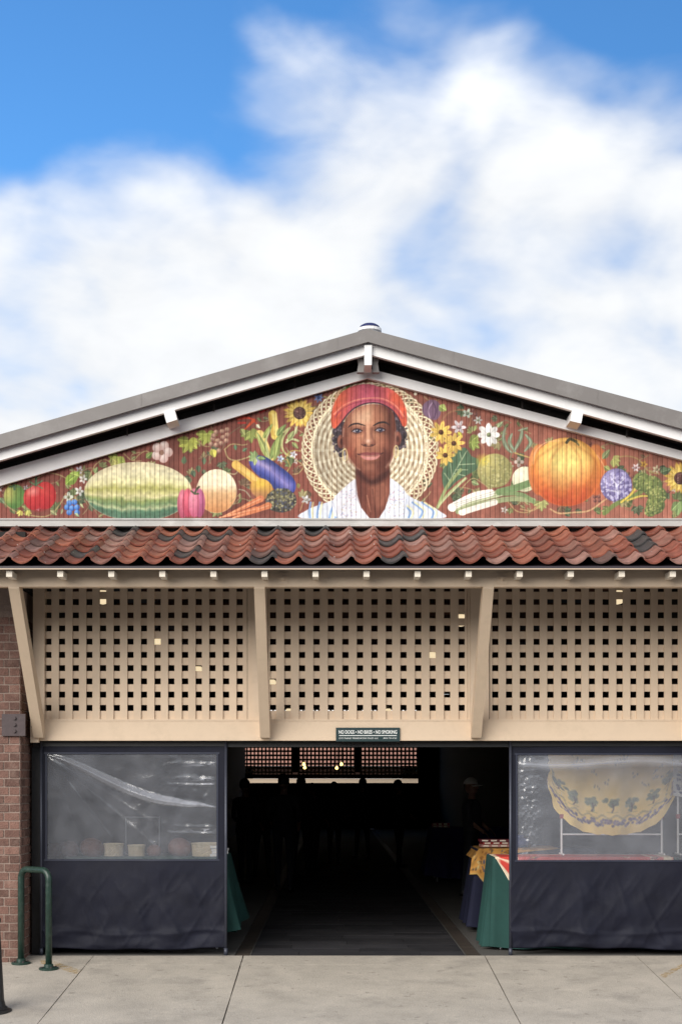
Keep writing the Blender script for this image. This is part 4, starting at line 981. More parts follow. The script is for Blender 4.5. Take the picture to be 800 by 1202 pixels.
# ------------------------------------------------------------------ roll-down curtains
def fabric_mat():
    m = mat('navy_canvas', (.0055,.0065,.0165,1), .68, .2, 3, .12, 200, spec=.3); return m
M_navy = fabric_mat()
M_hem = mat('navy_webbing', (.014,.018,.038,1), .55, .12, 30)
def vinyl_mat():
    m = bpy.data.materials.new('clear_vinyl'); m.use_nodes = True; t = m.node_tree; n = t.nodes; l = t.links; n.remove(n['Principled BSDF']); o = n['Material Output']
    tr = n.new('ShaderNodeBsdfTransparent'); tr.inputs[0].default_value = (.93,.94,.95,1)
    df = n.new('ShaderNodeBsdfDiffuse'); df.inputs[0].default_value = (.66,.69,.78,1)
    gl = n.new('ShaderNodeBsdfGlossy'); gl.inputs['Roughness'].default_value = .16; gl.inputs[0].default_value = (1,1,1,1)
    lw = n.new('ShaderNodeFresnel'); lw.inputs[0].default_value = 1.55
    c = n.new('ShaderNodeTexCoord'); tx = n.new('ShaderNodeTexNoise'); tx.inputs['Scale'].default_value = 38; tx.inputs['Detail'].default_value = 4; l.new(c.outputs['Object'], tx.inputs['Vector'])
    bp = n.new('ShaderNodeBump'); bp.inputs['Strength'].default_value = .22; bp.inputs['Distance'].default_value = .006; l.new(tx.outputs['Fac'], bp.inputs['Height'])
    for q in (gl, lw, df): l.new(bp.outputs[0], q.inputs['Normal'])
    m1 = n.new('ShaderNodeMixShader'); t2 = n.new('ShaderNodeTexNoise'); t2.inputs['Scale'].default_value = 5; t2.inputs['Detail'].default_value = 7; l.new(c.outputs['Object'], t2.inputs['Vector'])
    r = n.new('ShaderNodeMapRange'); r.inputs['From Min'].default_value = .3; r.inputs['From Max'].default_value = .75; r.inputs['To Min'].default_value = .09; r.inputs['To Max'].default_value = .17; l.new(t2.outputs['Fac'], r.inputs['Value'])
    at_ = n.new('ShaderNodeAttribute'); at_.attribute_name = 'milk_sheen'; ad = n.new('ShaderNodeMath'); ad.operation = 'ADD'; l.new(r.outputs[0], ad.inputs[0]); l.new(at_.outputs['Fac'], ad.inputs[1]); l.new(ad.outputs[0], m1.inputs[0]); l.new(tr.outputs[0], m1.inputs[1]); l.new(df.outputs[0], m1.inputs[2])
    mul = n.new('ShaderNodeMath'); mul.operation = 'MULTIPLY'; mul.inputs[1].default_value = 1.3; l.new(lw.outputs[0], mul.inputs[0])
    m2 = n.new('ShaderNodeMixShader'); l.new(mul.outputs[0], m2.inputs[0]); l.new(m1.outputs[0], m2.inputs[1]); l.new(gl.outputs[0], m2.inputs[2])
    l.new(m2.outputs[0], o.inputs[0]); return m
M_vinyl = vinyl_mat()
def curtain(x0, x1, z0, z1, wx0, wx1, wz0, wz1, Y, label, seed, left):
    c = empty('curtain', ((x0+x1)/2, Y, 0)); tag(c, label, 'curtain')
    ox = (x0+x1)/2
    rs = np.random.RandomState(seed)
    def disp(X, Z):
        d = np.zeros_like(X)
        # hanging wrinkles
        for k in range(7):
            a = rs.uniform(-.9, .9); f = rs.uniform(3, 8); d = d+.0035*np.sin((X*math.cos(a)+Z*math.sin(a))*f+rs.uniform(0, 6))
        # taut creases running from the lower corners and across the bottom
        n1 = field(X*100+500, Z*100+500, 17, seed+1)-.5; n2 = field(X*100+900, Z*60+100, 7, seed+2)-.5
        low = np.clip((wz0-Z)/.35, 0, 1)*np.clip((Z-z0)/.04, 0, 1)
        rg = lambda a, b, sc, sd_: (1-np.abs(2*field(a, b, sc, sd_)-1))**3
        d = d+low*(.030*n1+.006*n2)
        d = d-low*.013*rg((X+Z*.45)*100+700, (Z-X*.25)*22+700, 15, seed+5)-low*.007*rg((X-Z*.7)*100+700, (Z+X*.4)*25+700, 11, seed+6)-low*.003*rg(X*90+300, Z*40+300, 6, seed+7)
        d = d-low*.010*np.exp(-((Z-(z0+.16+.02*np.sin(X*4)))/.022)**2)
        d = d+.02*np.exp(-((Z-(z0+.14))/.05)**2)*np.sin(X*11+seed)*low
        return d
    rs_state = rs.get_state()
    def dd(X, Z):
        rs.set_state(rs_state); return disp(X, Z)
    # fabric body with a hole for the window
    gx = np.unique(np.concatenate([np.linspace(x0, wx0, 8), np.linspace(wx0, wx1, 110), np.linspace(wx1, x1, 8)])); gz = np.unique(np.concatenate([np.linspace(z0, wz0, 60), np.linspace(wz0, wz1, 50), np.linspace(wz1, z1, 6)]))
    X, Z = np.meshgrid(gx, gz); V = np.stack([X-ox, dd(X, Z), Z], -1)
    # bottom edge hangs unevenly
    V[..., 2] += np.clip((z0+.3-Z)/.3, 0, 1)*(.012*np.sin(X*2.3+seed)+.006*np.sin(X*9))
    cx = (gx[:-1]+gx[1:])/2; cz = (gz[:-1]+gz[1:])/2; CX, CZ = np.meshgrid(cx, cz)
    inside = (CX > wx0) & (CX < wx1) & (CZ > wz0) & (CZ < wz1)
    me, _ = grid_mesh('canvas', V, ~inside); cv = link('canvas', me, M_navy, c, True)
    so = cv.modifiers.new('thickness', 'SOLIDIFY'); so.thickness = .003
    # vinyl
    gx = np.linspace(wx0-.01, wx1+.01, 240); gz = np.linspace(wz0-.01, wz1+.01, 160); X, Z = np.meshgrid(gx, gz); d = dd(X, Z)+.004
    u = (X-wx0)/(wx1-wx0); v = (wz1-Z)/(wz1-wz0)
    fz = np.clip(np.minimum(np.minimum(u, 1-u), np.minimum(v, 1-v))/.04, 0, 1)
    MILK_SHEEN = .03*field(X*100, Z*100, 14, 55)
    if left:
        # big slanting fold from the upper left corner
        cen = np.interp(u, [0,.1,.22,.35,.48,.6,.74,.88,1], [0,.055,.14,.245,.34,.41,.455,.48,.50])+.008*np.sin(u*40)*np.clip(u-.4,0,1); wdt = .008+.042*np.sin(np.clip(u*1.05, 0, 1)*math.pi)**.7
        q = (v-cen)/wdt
        MILK_SHEEN = MILK_SHEEN+.30*fz*np.clip(1.1-np.abs(q), 0, .25)/.25*(.75+.5*field(X*100, Z*100, 2.2, 56)*np.clip(u-.3,0,1)*1.6)*np.clip(.35+u*.8,0,1)  # sky reflection along the fold painted in as extra haze, besides crease milkiness
        d = d-.030*fz*(np.where(q < 1, np.clip(1-np.abs(q-.1)/1.2, 0, 1), 0))**1.2*(.3+.9*np.sin(np.clip(u*.9+.08, 0, 1)*math.pi))
        for (a, b, s_, amp) in ((.02, 1.35, .03, .0035), (.01, 2.1, .022, .003), (.0, 4.0, .014, .003), (.03, 1.0, .03, .003)):
            d = d-amp*np.exp(-((v-a-b*u)/s_)**2)*fz
        for vv0, w_ in ((.24, .02), (.3, .012), (.70, .02), (.1, .02), (.76,.012)):
            d = d-.006*np.exp(-((v-vv0+.05*(1-u))/w_)**2)*np.clip((u-.68)/.25, 0, 1)*fz
        for (v0_, w__) in ((.235,.012),(.28,.008),(.72,.014),(.10,.010)): MILK_SHEEN = MILK_SHEEN+.3*fz*np.exp(-((v-v0_-.05*(1-u))/w__)**2)*np.clip((u-.78)/.15, 0, 1)*(field(X*100, Z*300, 2.5, 57) > .4)  # thin highlights painted in as streaks of haze
        rough_r = np.clip((u-.5)/.4, 0, 1)
        d = d+.005*(field(X*100, Z*100, 5.0, 77)-.5)*rough_r*fz
    else:
        MILK_SHEEN = MILK_SHEEN+.05+.22*fz*np.exp(-((v-.085-.02*np.sin(u*7))/.03)**2)*np.clip(1-u*.6,0,1)
        e_ = np.exp(-(u/.10)**2)
        d = d+.012*(field(X*100, Z*100, 2.6, 78)-.5)*np.clip(e_*1.4, 0, 1)*fz
        d = d-.016*np.exp(-((v-.085-.02*np.sin(u*7))/.03)**2)*fz-.006*np.exp(-((v-.16+.06*u)/.02)**2)*fz
    d = d+.004*(field(X*100+300, Z*100, 9, 79+seed)-.5)
    me, us_ = grid_mesh('clear_window', np.stack([X-ox, d, Z], -1)); ca = me.attributes.new('milk_sheen', 'FLOAT', 'POINT'); ca.data.foreach_set('value', np.clip(MILK_SHEEN, 0, 1).reshape(-1)[us_].astype(np.float32)); link('clear_window', me, M_vinyl, c, True)
    # stitched borders of the window and edges
    bm = BM()
    w_ = .018
    for (a, b, e, f) in ((wx0-.03, wx1+.03, wz1, wz1+w_), (wx0-.03, wx1+.03, wz0-w_, wz0), (wx0-w_, wx0, wz0, wz1), (wx1, wx1+w_, wz0, wz1)):
        nseg = 30 if b-a > .1 else 2; ms = 24 if f-e > .1 else 2
        gx = np.linspace(a, b, nseg); gz = np.linspace(e, f, ms); X, Z = np.meshgrid(gx, gz); Yd = dd(X, Z)-.006
        vv = [[bm.verts.new((X[i,j]-ox, Yd[i,j], Z[i,j])) for j in range(nseg)] for i in range(ms)]
        for i in range(ms-1):
            for j in range(nseg-1): bm.faces.new((vv[i][j], vv[i][j+1], vv[i+1][j+1], vv[i+1][j]))
    obj('window_binding', bm, M_hem, c, True)
    bm = BM(); box(bm, x0-ox-.012, x1-ox+.012, -.012, .012, z1-.05, z1); obj('top_batten', bm, M_black, c, bevel=.003)
    for xx in (x0, x1):
        if -2.7 < xx < 3.5 or True:
            bm = BM(); tube(bm, [(xx-ox, -.006, SL*min(Y, 0)+.0), (xx-ox, -.006, z1+.02)], .014, 10); tube(bm, [(xx-ox, -.006, -.004), (xx-ox, -.006, .07)], .020, 10)
            obj('guide_pole', bm, M_pole, c, True)
    return c
s_ = (D-.01)/F
zt_ = LZ0-.004
X0 = (47-VX)*s_; X1 = (264.5-VX)*s_
zz = lambda py: EYE+(HY-py)*s_
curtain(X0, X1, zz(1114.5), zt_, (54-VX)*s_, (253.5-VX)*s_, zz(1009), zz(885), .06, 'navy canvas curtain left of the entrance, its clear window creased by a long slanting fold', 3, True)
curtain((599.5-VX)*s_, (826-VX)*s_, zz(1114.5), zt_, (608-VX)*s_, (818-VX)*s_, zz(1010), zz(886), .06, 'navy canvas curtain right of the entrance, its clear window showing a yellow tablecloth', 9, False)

# ------------------------------------------------------------------ rail and bollard
def hoop():
    a = G(25, 1131); b = G(57.5, 1137.5)
    o = empty('hoop_rail', ((a[0]+b[0])/2, (a[1]+b[1])/2, 0)); tag(o, 'dark green tubular hoop rail standing by the brick pier', 'rail')
    ax, ay = a[0]-o.location.x, a[1]-o.location.y; bx_, by_ = -ax, -ay; za, zb_ = SL*a[1], SL*b[1]
    top = EYE+(HY-1021)*(D+o.location.y)/F; pts = [(ax, ay, za)]; r = .085
    va = Vector((ax, ay, 0)); vb = Vector((bx_, by_, 0)); d = (vb-va).normalized()
    for k in range(0, 9):
        t = k/8*math.pi/2; p = va+d*(r-r*math.cos(t)); pts.append((p.x, p.y, top-r+r*math.sin(t)))
    for k in range(0, 9):
        t = math.pi/2*(1-k/8); p = vb-d*(r-r*math.cos(t)); pts.append((p.x, p.y, top-r+r*math.sin(t)))
    pts.append((bx_, by_, zb_)); bm = BM(); tube(bm, pts, .031, 14); obj('tube', bm, M_green, o, True)
    for (x, y, z) in ((ax, ay, za), (bx_, by_, zb_)):
        bm = BM(); lathe(bm, [(.092, z-.01), (.092, z+.012), (.086, z+.016), (.045, z+.018), (.042, z+.045), (.033, z+.05)], 24, (x, y, 0)); f = obj('base_flange', bm, M_green, o)
        for k in range(4):
            bm = BM(); q = k*math.pi/2+.5; tube(bm, [(x+.068*math.cos(q), y+.068*math.sin(q), z+.014), (x+.068*math.cos(q), y+.068*math.sin(q), z+.026)], .010, 6)
            obj('bolt', bm, M_bolt, f)
hoop()
gx, gy = G(-9, 1187)
bo = empty('bollard', (gx, gy, SL*gy)); tag(bo, 'black tapered metal bollard at the edge of the sidewalk', 'bollard')
bm = BM(); lathe(bm, [(.125, 0), (.125, .03), (.110, .045), (.098, .09), (.062, .72), (.070, .73), (.070, .76), (.05, .78), (.055, .82), (.035, .87), (.01, .885)], 24); obj('bollard_post', bm, M_black, bo)
bm = BM(); lathe(bm, [(.16, -.02), (.16, .012), (.12, .018)], 24); obj('base_plate', bm, M_black, bo)

# ------------------------------------------------------------------ stall goods
def cloth_mat(name, col, rough=.85): return mat(name, col, rough, .12, 6, .1, 150)
M_gcloth = cloth_mat('green_cloth', (.009,.052,.045,1)); M_ncloth = cloth_mat('navy_cloth', (.007,.009,.032,1)); M_pcloth = cloth_mat('violet_cloth', (.02,.02,.10,1))
M_table = mat('table_laminate', (.4,.4,.38,1), .5)
def table(x0, x1, y0, y1, top, label):
    t = empty('folding_table', ((x0+x1)/2, (y0+y1)/2, 0)); tag(t, label, 'table')
    a, b = (x1-x0)/2, (y1-y0)/2; bm = BM(); box(bm, -a, a, -b, b, top-.03, top); obj('tabletop', bm, M_table, t, bevel=.006)
    for sx_ in (-1, 1):
        for sy_ in (-1, 1): bm = BM(); tube(bm, [(sx_*(a-.08), sy_*(b-.08), top-.03), (sx_*(a-.05), sy_*(b-.07), .0)], .014, 8); obj('leg', bm, M_steel, t)
    return t
def drape(name, x0, x1, y0, y1, top, bot, m, label, cat, flare=.10, waves=.03, nw=5.0, seed=1, corner=.16):
    bm = BM(); rs = random.Random(seed); per = []
    N_ = 46
    for (a, b) in (((x0,y0),(x1,y0)),((x1,y0),(x1,y1)),((x1,y1),(x0,y1)),((x0,y1),(x0,y0))):
        for k in range(N_): t = k/N_; per.append((a[0]+(b[0]-a[0])*t, a[1]+(b[1]-a[1])*t, min(t, 1-t)*math.hypot(b[0]-a[0], b[1]-a[1]), (b[1]-a[1], a[0]-b[0])))
    rings = []; K = 14; cx, cy = (x0+x1)/2, (y0+y1)/2
    for r in range(K+1):
        h = r/K; ring = []
        s_acc = 0
        for i, (x, y, dc, nr_) in enumerate(per):
            l_ = math.hypot(*nr_); nx, ny = nr_[0]/l_, nr_[1]/l_
            ph = i*nw*2*math.pi/N_/1.0; c_ = math.exp(-dc/.14)
            # normal blends to the diagonal at corners
            dx, dy = math.copysign(1, x-cx), math.copysign(1, y-cy); ex, ey = nx*(1-c_)+dx*.7*c_, ny*(1-c_)+dy*.7*c_
            off = .008+h**1.1*(flare*.45+corner*c_+waves*math.sin(ph+seed+.6*math.sin(ph*.37+seed)))+.006*math.sin(i*.9)*h
            z = top+.004+(bot-top)*h + c_*corner*.45*h*h
            if r == 0: off = .0
            ring.append(bm.verts.new((x+ex*off, y+ey*off, z if r else top+.006)))
        rings.append(ring)
    n = len(per)
    for a, b in zip(rings, rings[1:]):
        for i in range(n): bm.faces.new((a[i], b[i], b[(i+1)%n], a[(i+1)%n]))
    bm.faces.new(rings[0]); o = obj(name, bm, m, None, True); tag(o, label, cat); return o
TZ = .93
table(-2.68, -1.13, .55, 1.45, TZ, 'trestle table under dark green cloth behind the left curtain')
drape('tablecloth', -2.72, -1.10, .52, 1.48, TZ, .13, M_gcloth, 'dark green cloth on the table behind the left curtain', 'tablecloth', seed=2, corner=.20)
table(1.66, 3.45, .50, 1.05, TZ, 'trestle table under bright teal green cloth behind the right curtain')
drape('tablecloth', 1.62, 3.50, .47, 1.08, TZ, .015, M_gcloth, 'teal green pleated cloth on the table behind the right curtain', 'tablecloth', seed=5, nw=3, corner=.05, waves=.055)
table(1.67, 2.95, 2.25, 2.95, TZ, 'trestle table under navy cloth further inside the hall')
drape('tablecloth', 1.64, 2.98, 2.22, 2.98, TZ, .02, M_ncloth, 'navy cloth on the second table right of the aisle', 'tablecloth', seed=7, corner=.12)
table(1.72, 2.9, 10.1, 10.9, .9, 'trestle table under violet blue cloth deep in the hall')
drape('tablecloth', 1.68, 2.94, 10.05, 10.95, .9, .05, M_pcloth, 'violet blue cloth on the farthest table right of the aisle', 'tablecloth', seed=9)

def hanging(name, pts_fn, nx, ny, paint, label, cat, m=None, smooth=True, th=.002):
    u = np.linspace(0, 1, nx); v = np.linspace(0, 1, ny); U_, V_ = np.meshgrid(u, v); co = pts_fn(U_, V_); me, used = grid_mesh(name, co)
    pp = Painter(U_*100, V_*100, (0,0,0)); pp.C[:] = 0; paint(pp, U_, V_); paint_attr(me, pp.C.reshape(-1, 3)[used])
    o = link(name, me, m or attr_mat(name+'_print', .85, .1, 200, var=.06), None, smooth); so = o.modifiers.new('thickness', 'SOLIDIFY'); so.thickness = th
    if label: tag(o, label, cat)
    return o
# red and cream runner with one corner hanging over the table edge
def runner(U_, V_):
    x = 1.64+U_*1.8; y = .455+V_*.55; z = np.full_like(x, TZ+.012)
    over = np.clip(1.625-x, 0, None); z = z-over*1.0; x = x+over*.85
    fr_ = np.clip((.25-V_)/.25, 0, 1); z = z-fr_*np.clip(1.7*(x-1.645), 0, .3)-fr_*.01; y = np.where(V_ < .25, .458-.012*fr_-.006*np.sin(x*20)*fr_, .458+(V_-.25)*.75)
    tri = np.clip(1-np.abs(V_-.15)/.5, 0, 1); z = z
    return np.stack([x, y-.0*V_, z+.002*np.sin(U_*30)*np.sin(V_*9)], -1)
def runner_paint(p, U_, V_):
    p.C[:] = (205,72,62)
    for a, w_ in ((0, 5), (12, 2), (88, 2), (97, 5)): p.stroke([(a, 0), (a, 100)], w_, (235,215,185), smooth=False)
    for a, w_ in ((3, 8), (96, 8), (20, 3)): p.stroke([(0, a), (100, a)], w_, (238,222,195), smooth=False)
    for _ in range(70): p.flower(random.uniform(5, 100), random.uniform(0, 100), random.uniform(2, 3.4), 5, random.choice([(240,220,190),(230,160,120),(120,60,60)]), (225,190,90))
hanging('table_runner', runner, 120, 60, runner_paint, 'red and cream printed cloth hanging over the teal table edge', 'cloth')
# mustard printed cloth over the navy table
def must(U_, V_):
    x = 1.575+U_*1.0; y = 2.16+V_*.75; z = np.full_like(x, TZ+.014)
    ov = np.clip(1.66-x, 0, None); 
    # left and front overhang hang down
    y2 = y; front = np.clip(.32-V_, 0, None)/.32
    z = z-front*(.30*np.clip(1-np.abs(U_-.16)/.22, 0, 1)+.10*np.clip(1-U_, 0, 1)); y2 = np.where(V_ < .32, 2.19-.03*front-.02*np.sin(U_*22)*front, 2.19+(V_-.32)*1.05)
    z = z-ov*1.3; x2 = x-front*.03
    return np.stack([x2, y2, z], -1)
def must_paint(p, U_, V_):
    p.C[:] = np.array((205,150,78))*(.85+.3*field(U_*100, V_*100, 9, 4))[..., None]
    for _ in range(160): p.leaf(random.uniform(0,100), random.uniform(0,60), random.uniform(3,6), 2, random.uniform(0,6), random.choice([(120,80,50),(80,80,70),(150,100,50),(60,75,110),(225,190,130)]))
    p.ell(24, 14, 4, 3, (40,70,130)); p.stroke([(0,1),(100,1)],2,(225,185,110),smooth=False)
hanging('patterned_cloth', must, 100, 70, must_paint, 'mustard yellow printed cloth hanging from the navy draped table', 'cloth')
# stack of red packets
def stack(x, y, z, n, label, cols, w=.26, d=.17, h=.022, group='goods stacked on the stalls'):
    for k in range(n):
        o = empty('boxed_gift', (x+random.uniform(-.015,.015), y+random.uniform(-.01,.01), z+.004+k*h), random.uniform(-.12,.12)); tag(o, label[k], 'box', group)
        bm = BM(); box(bm, -w/2, w/2, -d/2, d/2, 0, h-.003); obj('box_body', bm, cols[k % len(cols)], o, bevel=.002)
        bm = BM()
        for i in range(3): a = -w/2+.02+i*w*.3; box(bm, a, a+w*.2, -d/2-.002, -d/2, .005, h-.009)
        obj('paper_band', bm, M_cream, o)
M_red = mat('red_card', (.32,.03,.03,1), .5); M_mar = mat('maroon_card', (.14,.02,.03,1), .5); M_pk = mat('pink_card', (.5,.25,.22,1), .5); M_bl = mat('blue_card', (.03,.05,.18,1), .5)
stack(1.86, 2.42, TZ+.02, 3, ['pink boxed gift, lowest of three on the mustard cloth', 'red boxed gift in the middle of three on the mustard cloth', 'maroon boxed gift on top of three on the mustard cloth'], [M_pk, M_red, M_mar], w=.34, h=.03)
def bag(x, y, z, m, label):
    bm = BM(); lathe(bm, [(.06,0),(.09,.03),(.095,.06),(.07,.1),(.03,.12),(.045,.14)], 16); 
    for v in bm.verts: v.co.x *= 1.2; v.co.y *= .8; v.co += Vector((.004*math.sin(v.co.z*90), .005*math.sin(v.co.x*70), 0))
    o = obj('cloth_bag', bm, m, None, True); o.location = (x, y, z); tag(o, label, 'bag')
bag(2.15, 2.38, TZ+.02, M_bl, 'small dark blue bag beside the red boxes')
# white boxes at the end of the left table
stack(-1.16, .66, TZ+.006, 4, ['white boxed gift, lowest of four beside the left curtain edge', 'white boxed gift, second from the bottom beside the left curtain edge', 'white boxed gift, third from the bottom beside the left curtain edge', 'white boxed gift, topmost of four beside the left curtain edge'], [M_white], w=.16, d=.14, h=.028)
# far table goods
stack(1.83, 10.2, .91, 2, ['pink boxed gift, lower of two on the violet cloth', 'red boxed gift, upper of two on the violet cloth'], [M_pk, M_red], w=.3, h=.04)

# woven baskets behind the left window
M_straw = mat('pale_straw', (.62,.52,.36,1), .8, .15, 20); M_strawd = mat('red_brown_gourd', (.15,.065,.048,1), .7, .35, 9)
def basket(x, y, r, h, label, g_):
    o = empty('woven_basket', (x, y, TZ+.006)); tag(o, label, 'basket', g_); bm = BM(); seg = 40; rows_ = 9; rings = []
    for i in range(rows_*2+1):
        z = h*i/(rows_*2); rr = r*(.92+.08*z/h); ring = []
        for k in range(seg): q = rr+(.004 if (i % 2) else -.002)+.003*(1 if (k+i//2) % 2 else -1); ring.append(bm.verts.new((q*math.cos(k/seg*6.2832), q*math.sin(k/seg*6.2832), z)))
        rings.append(ring)
    for a, b in zip(rings, rings[1:]):
        for k in range(seg): bm.faces.new((a[k], a[(k+1)%seg], b[(k+1)%seg], b[k]))
    bm.faces.new(rings[0][::-1]); obj('basket_wall', bm, M_straw, o)
    bm = BM(); tube(bm, [(r*math.cos(k/30*6.2832), r*math.sin(k/30*6.2832), h) for k in range(31)], .008, 6); obj('rim', bm, M_straw, o)
for px, r, h, lb in ((133.5, .10, .125, 'pale round woven basket left of the smaller basket behind the left window'), (160.5, .085, .11, 'small pale woven basket between round brown gourds behind the left window'), (242, .15, .13, 'wide pale woven basket at the right end of the left window')):
    basket((px-VX)*(D+.75)/F, .75, r, h, lb, 'baskets on the left stall')
def gourd(px, r, label, seed, h=1.0):
    rs = random.Random(seed); bm = BM(); prof = [(.25*r, 0), (.75*r, .12*r), (r, .62*r), (.93*r, 1.05*r), (.62*r, 1.42*r), (.26*r, 1.56*r), (.05*r, 1.62*r)]
    pts_ = spline(prof, k=4); lathe(bm, [(max(a, .004), b*h) for a, b in pts_], 22)
    for v in bm.verts: q = math.atan2(v.co.y, v.co.x); f = 1+.04*math.cos(q*8+seed); v.co.x *= f; v.co.y *= f
    o = obj('gourd', bm, M_strawd, None, True); o.location = ((px-VX)*(D+.7)/F, .7+rs.uniform(-.05,.08), TZ+.006); o.rotation_euler = (rs.uniform(-.1,.1), rs.uniform(-.15,.15), 0); tag(o, label, 'gourd', 'round gourds on the left stall')
for px, r, lb in ((62, .085, 'round red brown gourd at the far left of the left window'), (81, .10, 'round red brown gourd second from the far left behind the left window'), (107, .12, 'large round red brown gourd just left of the pale baskets'), (181, .075, 'small round red brown gourd just right of the small basket'), (209, .12, 'large round red brown gourd left of the wide basket')):
    gourd(px, r, lb, px)
# clear display stand lines behind the left window
bm = BM()
for px in (148, 187): 
    x = (px-VX)*(D+1.0)/F; tube(bm, [(x, 1.0, TZ+.006), (x, 1.0, TZ+.40)], .0035, 6)
tube(bm, [((147-VX)*(D+1)/F, 1.0, TZ+.40), ((188-VX)*(D+1)/F, 1.0, TZ+.40)], .006, 6)
tube(bm, [((147-VX)*(D+1)/F, 1.0, TZ+.012), ((188-VX)*(D+1)/F, 1.0, TZ+.012)], .006, 6)
tag(obj('display_stand', bm, M_steel), 'thin wire display stand among the baskets on the left stall', 'display stand')

# display racks and oval cloth behind the right window
def rack(x0, x1, Y, ztop, label):
    o = empty('display_rack', ((x0+x1)/2, Y, TZ+.016)); tag(o, label, 'rack'); a = (x1-x0)/2; h = ztop-TZ-.016
    for s_ in (-1, 1): bm = BM(); tube(bm, [(s_*a, 0, 0), (s_*a, 0, h)], .011, 8); tube(bm, [(s_*a, -.12, .008), (s_*a, .12, .008)], .010, 8); obj('upright', bm, M_white, o)
    for k, z in enumerate((.21, h)): bm = BM(); tube(bm, [(-a, 0, z), (a, 0, z)], .009, 8); obj('crossbar', bm, M_white, o)
    for s_ in (-1, 1): bm = BM(); box(bm, s_*a-.018, s_*a+.018, -.02, .02, .375, .42); obj('clip', bm, M_red, o, bevel=.004)
YR = .85; sR = (D+YR)/F
rack((658.5-VX)*sR, (776-VX)*sR, YR, 2.02, 'white metal rack holding the yellow oval tablecloth')
rack((795-VX)*sR, (850-VX)*sR, YR, 2.02, 'white metal rack holding the blue and white cloth at the right')
def oval(U_, V_):
    a = (U_-.5)*2; cx = 717.5; zt_ = 872; bot = 981
    # half width narrows towards the bottom; lower edge is a wide U
    hw = 75+1.5*np.sin(V_*25)
    yb = bot-(bot-917)*(1-np.sqrt(np.clip(1-np.abs(a)**2.5, 0, 1)))-1.2*np.abs(np.sin(a*14))
    px = cx+a*hw*(1-.05*(1-V_)); py = zt_+(yb-zt_)*V_
    px = px+1.6*np.sin(py*.21)*np.abs(a)**4
    y = YR-.018-.018*np.sin(a*9+1.0)*V_-.012*np.sin(a*17)*V_
    return np.stack([(px-VX)*sR, y, EYE+(HY-py)*sR], -1)
def oval_paint(p, U_, V_):
    p.soft = .5
    p.C[:] = np.array((250,216,135))*(.97+.06*field(U_*100, V_*100, 12, 4))[..., None]
    def pos(a, dpx):  # a across -1..1, dpx distance above lower edge in px
        yb = 981-64*(1-math.sqrt(max(0, 1-abs(a)**2.5))); return (50+a*50, (yb-dpx-872)/(yb-872)*100)
    for a in np.linspace(-.97, .97, 64):
        for _ in range(2):
            x, y = pos(a+random.uniform(-.012,.012), 14+random.uniform(-3.5,4)); p.ell(x, y, 1.1, 1.5, random.choice([(105,90,125),(135,120,150),(85,75,110)]), op=.85)
        x, y = pos(a, 21+2*math.sin(a*30)); p.ell(x, y, .9, 1.2, (150,140,110), op=.6)
    for a in (-.86, -.62, -.32, .0, .31, .66, .9):
        x, y = pos(a, 38-abs(a)*4)
        for _ in range(26): p.ell(x+random.gauss(0,2.3), y+random.gauss(0,2.6), 1.5, 1.9, random.choice([(120,128,100),(98,108,88),(140,145,115)]), op=.8)
        p.stroke([(x, y+1), (x+.8, y+6), (x-.3, y+10)], 1.0, (90,70,60)); p.stroke([(x+.5, y+5), (x+2.4, y+2)], .7, (90,70,60)); p.stroke([(x-4, y+10.5), (x+4, y+10.5)], .8, (150,140,90), op=.6)
    for _ in range(22):
        x = random.uniform(10, 90); y = random.uniform(4, 50)
        for _ in range(4): p.ell(x+random.gauss(0,1.4), y+random.gauss(0,1.4), .6, 1.3, (135,120,95), op=.7)
hanging('oval_tablecloth', oval, 260, 160, oval_paint, 'yellow oval tablecloth printed with olive trees hung behind the right window', 'tablecloth')
def blue(U_, V_):
    px = 789+U_*70; py = 876+V_*(70-12*(1-U_)); return np.stack([(px-VX)*sR, YR-.02-.012*np.sin(U_*14), EYE+(HY-py)*sR], -1)
def blue_paint(p, U_, V_):
    p.C[:] = (205,205,205)
    for _ in range(120): p.ell(random.uniform(0,100), random.uniform(0,100), random.uniform(1,4), random.uniform(1,4), random.choice([(50,60,110),(80,90,140),(215,200,150),(230,228,220),(60,65,90)]))
hanging('patterned_cloth', blue, 90, 90, blue_paint, 'blue and white printed cloth at the right edge of the right window', 'cloth')

# ------------------------------------------------------------------ ceiling fans with globe lamps
M_globe = mat('lamp_glass', (.9,.8,.6,1), .4, .02, emis=(1.0,.80,.50,1), estr=.8)
def fan():
    o = empty('ceiling_fan', (0,0,0)); tag(o, 'ceiling fan with glowing cream globe hanging inside the hall', 'ceiling fan', 'ceiling fans along the hall')
    bm = BM(); tube(bm, [(0,0,.18), (0,0,1.05)], .012, 8); obj('rod', bm, M_bolt, o)
    bm = BM(); lathe(bm, [(.04,.06),(.10,.08),(.11,.13),(.08,.17),(.03,.19)], 20); obj('motor', bm, M_bolt, o)
    for k in range(5):
        M_ = Matrix.Rotation(k*2*math.pi/5+.3, 4, 'Z') @ Matrix.Rotation(.2, 4, 'X'); bm = BM(); box(bm, .1, .52, -.055, .055, .10, .108, M_); obj('blade', bm, M_wood, o)
    bm = BM(); lathe(bm, [(.012,-.085),(.05,-.075),(.08,-.045),(.092,0),(.085,.035),(.06,.06)], 24); obj('globe', bm, M_globe, o, True)
    return o
fans = [(-2.5,1.6,3.72),(-2.5,6.6,3.72),(-2.45,12,3.72),(1.60,3.85,3.72),(1.6,9.1,3.72),(3.1,1.6,3.72),(-1.25,15.4,3.72),(-1.25,27,3.7),(1.6,27,3.7)]
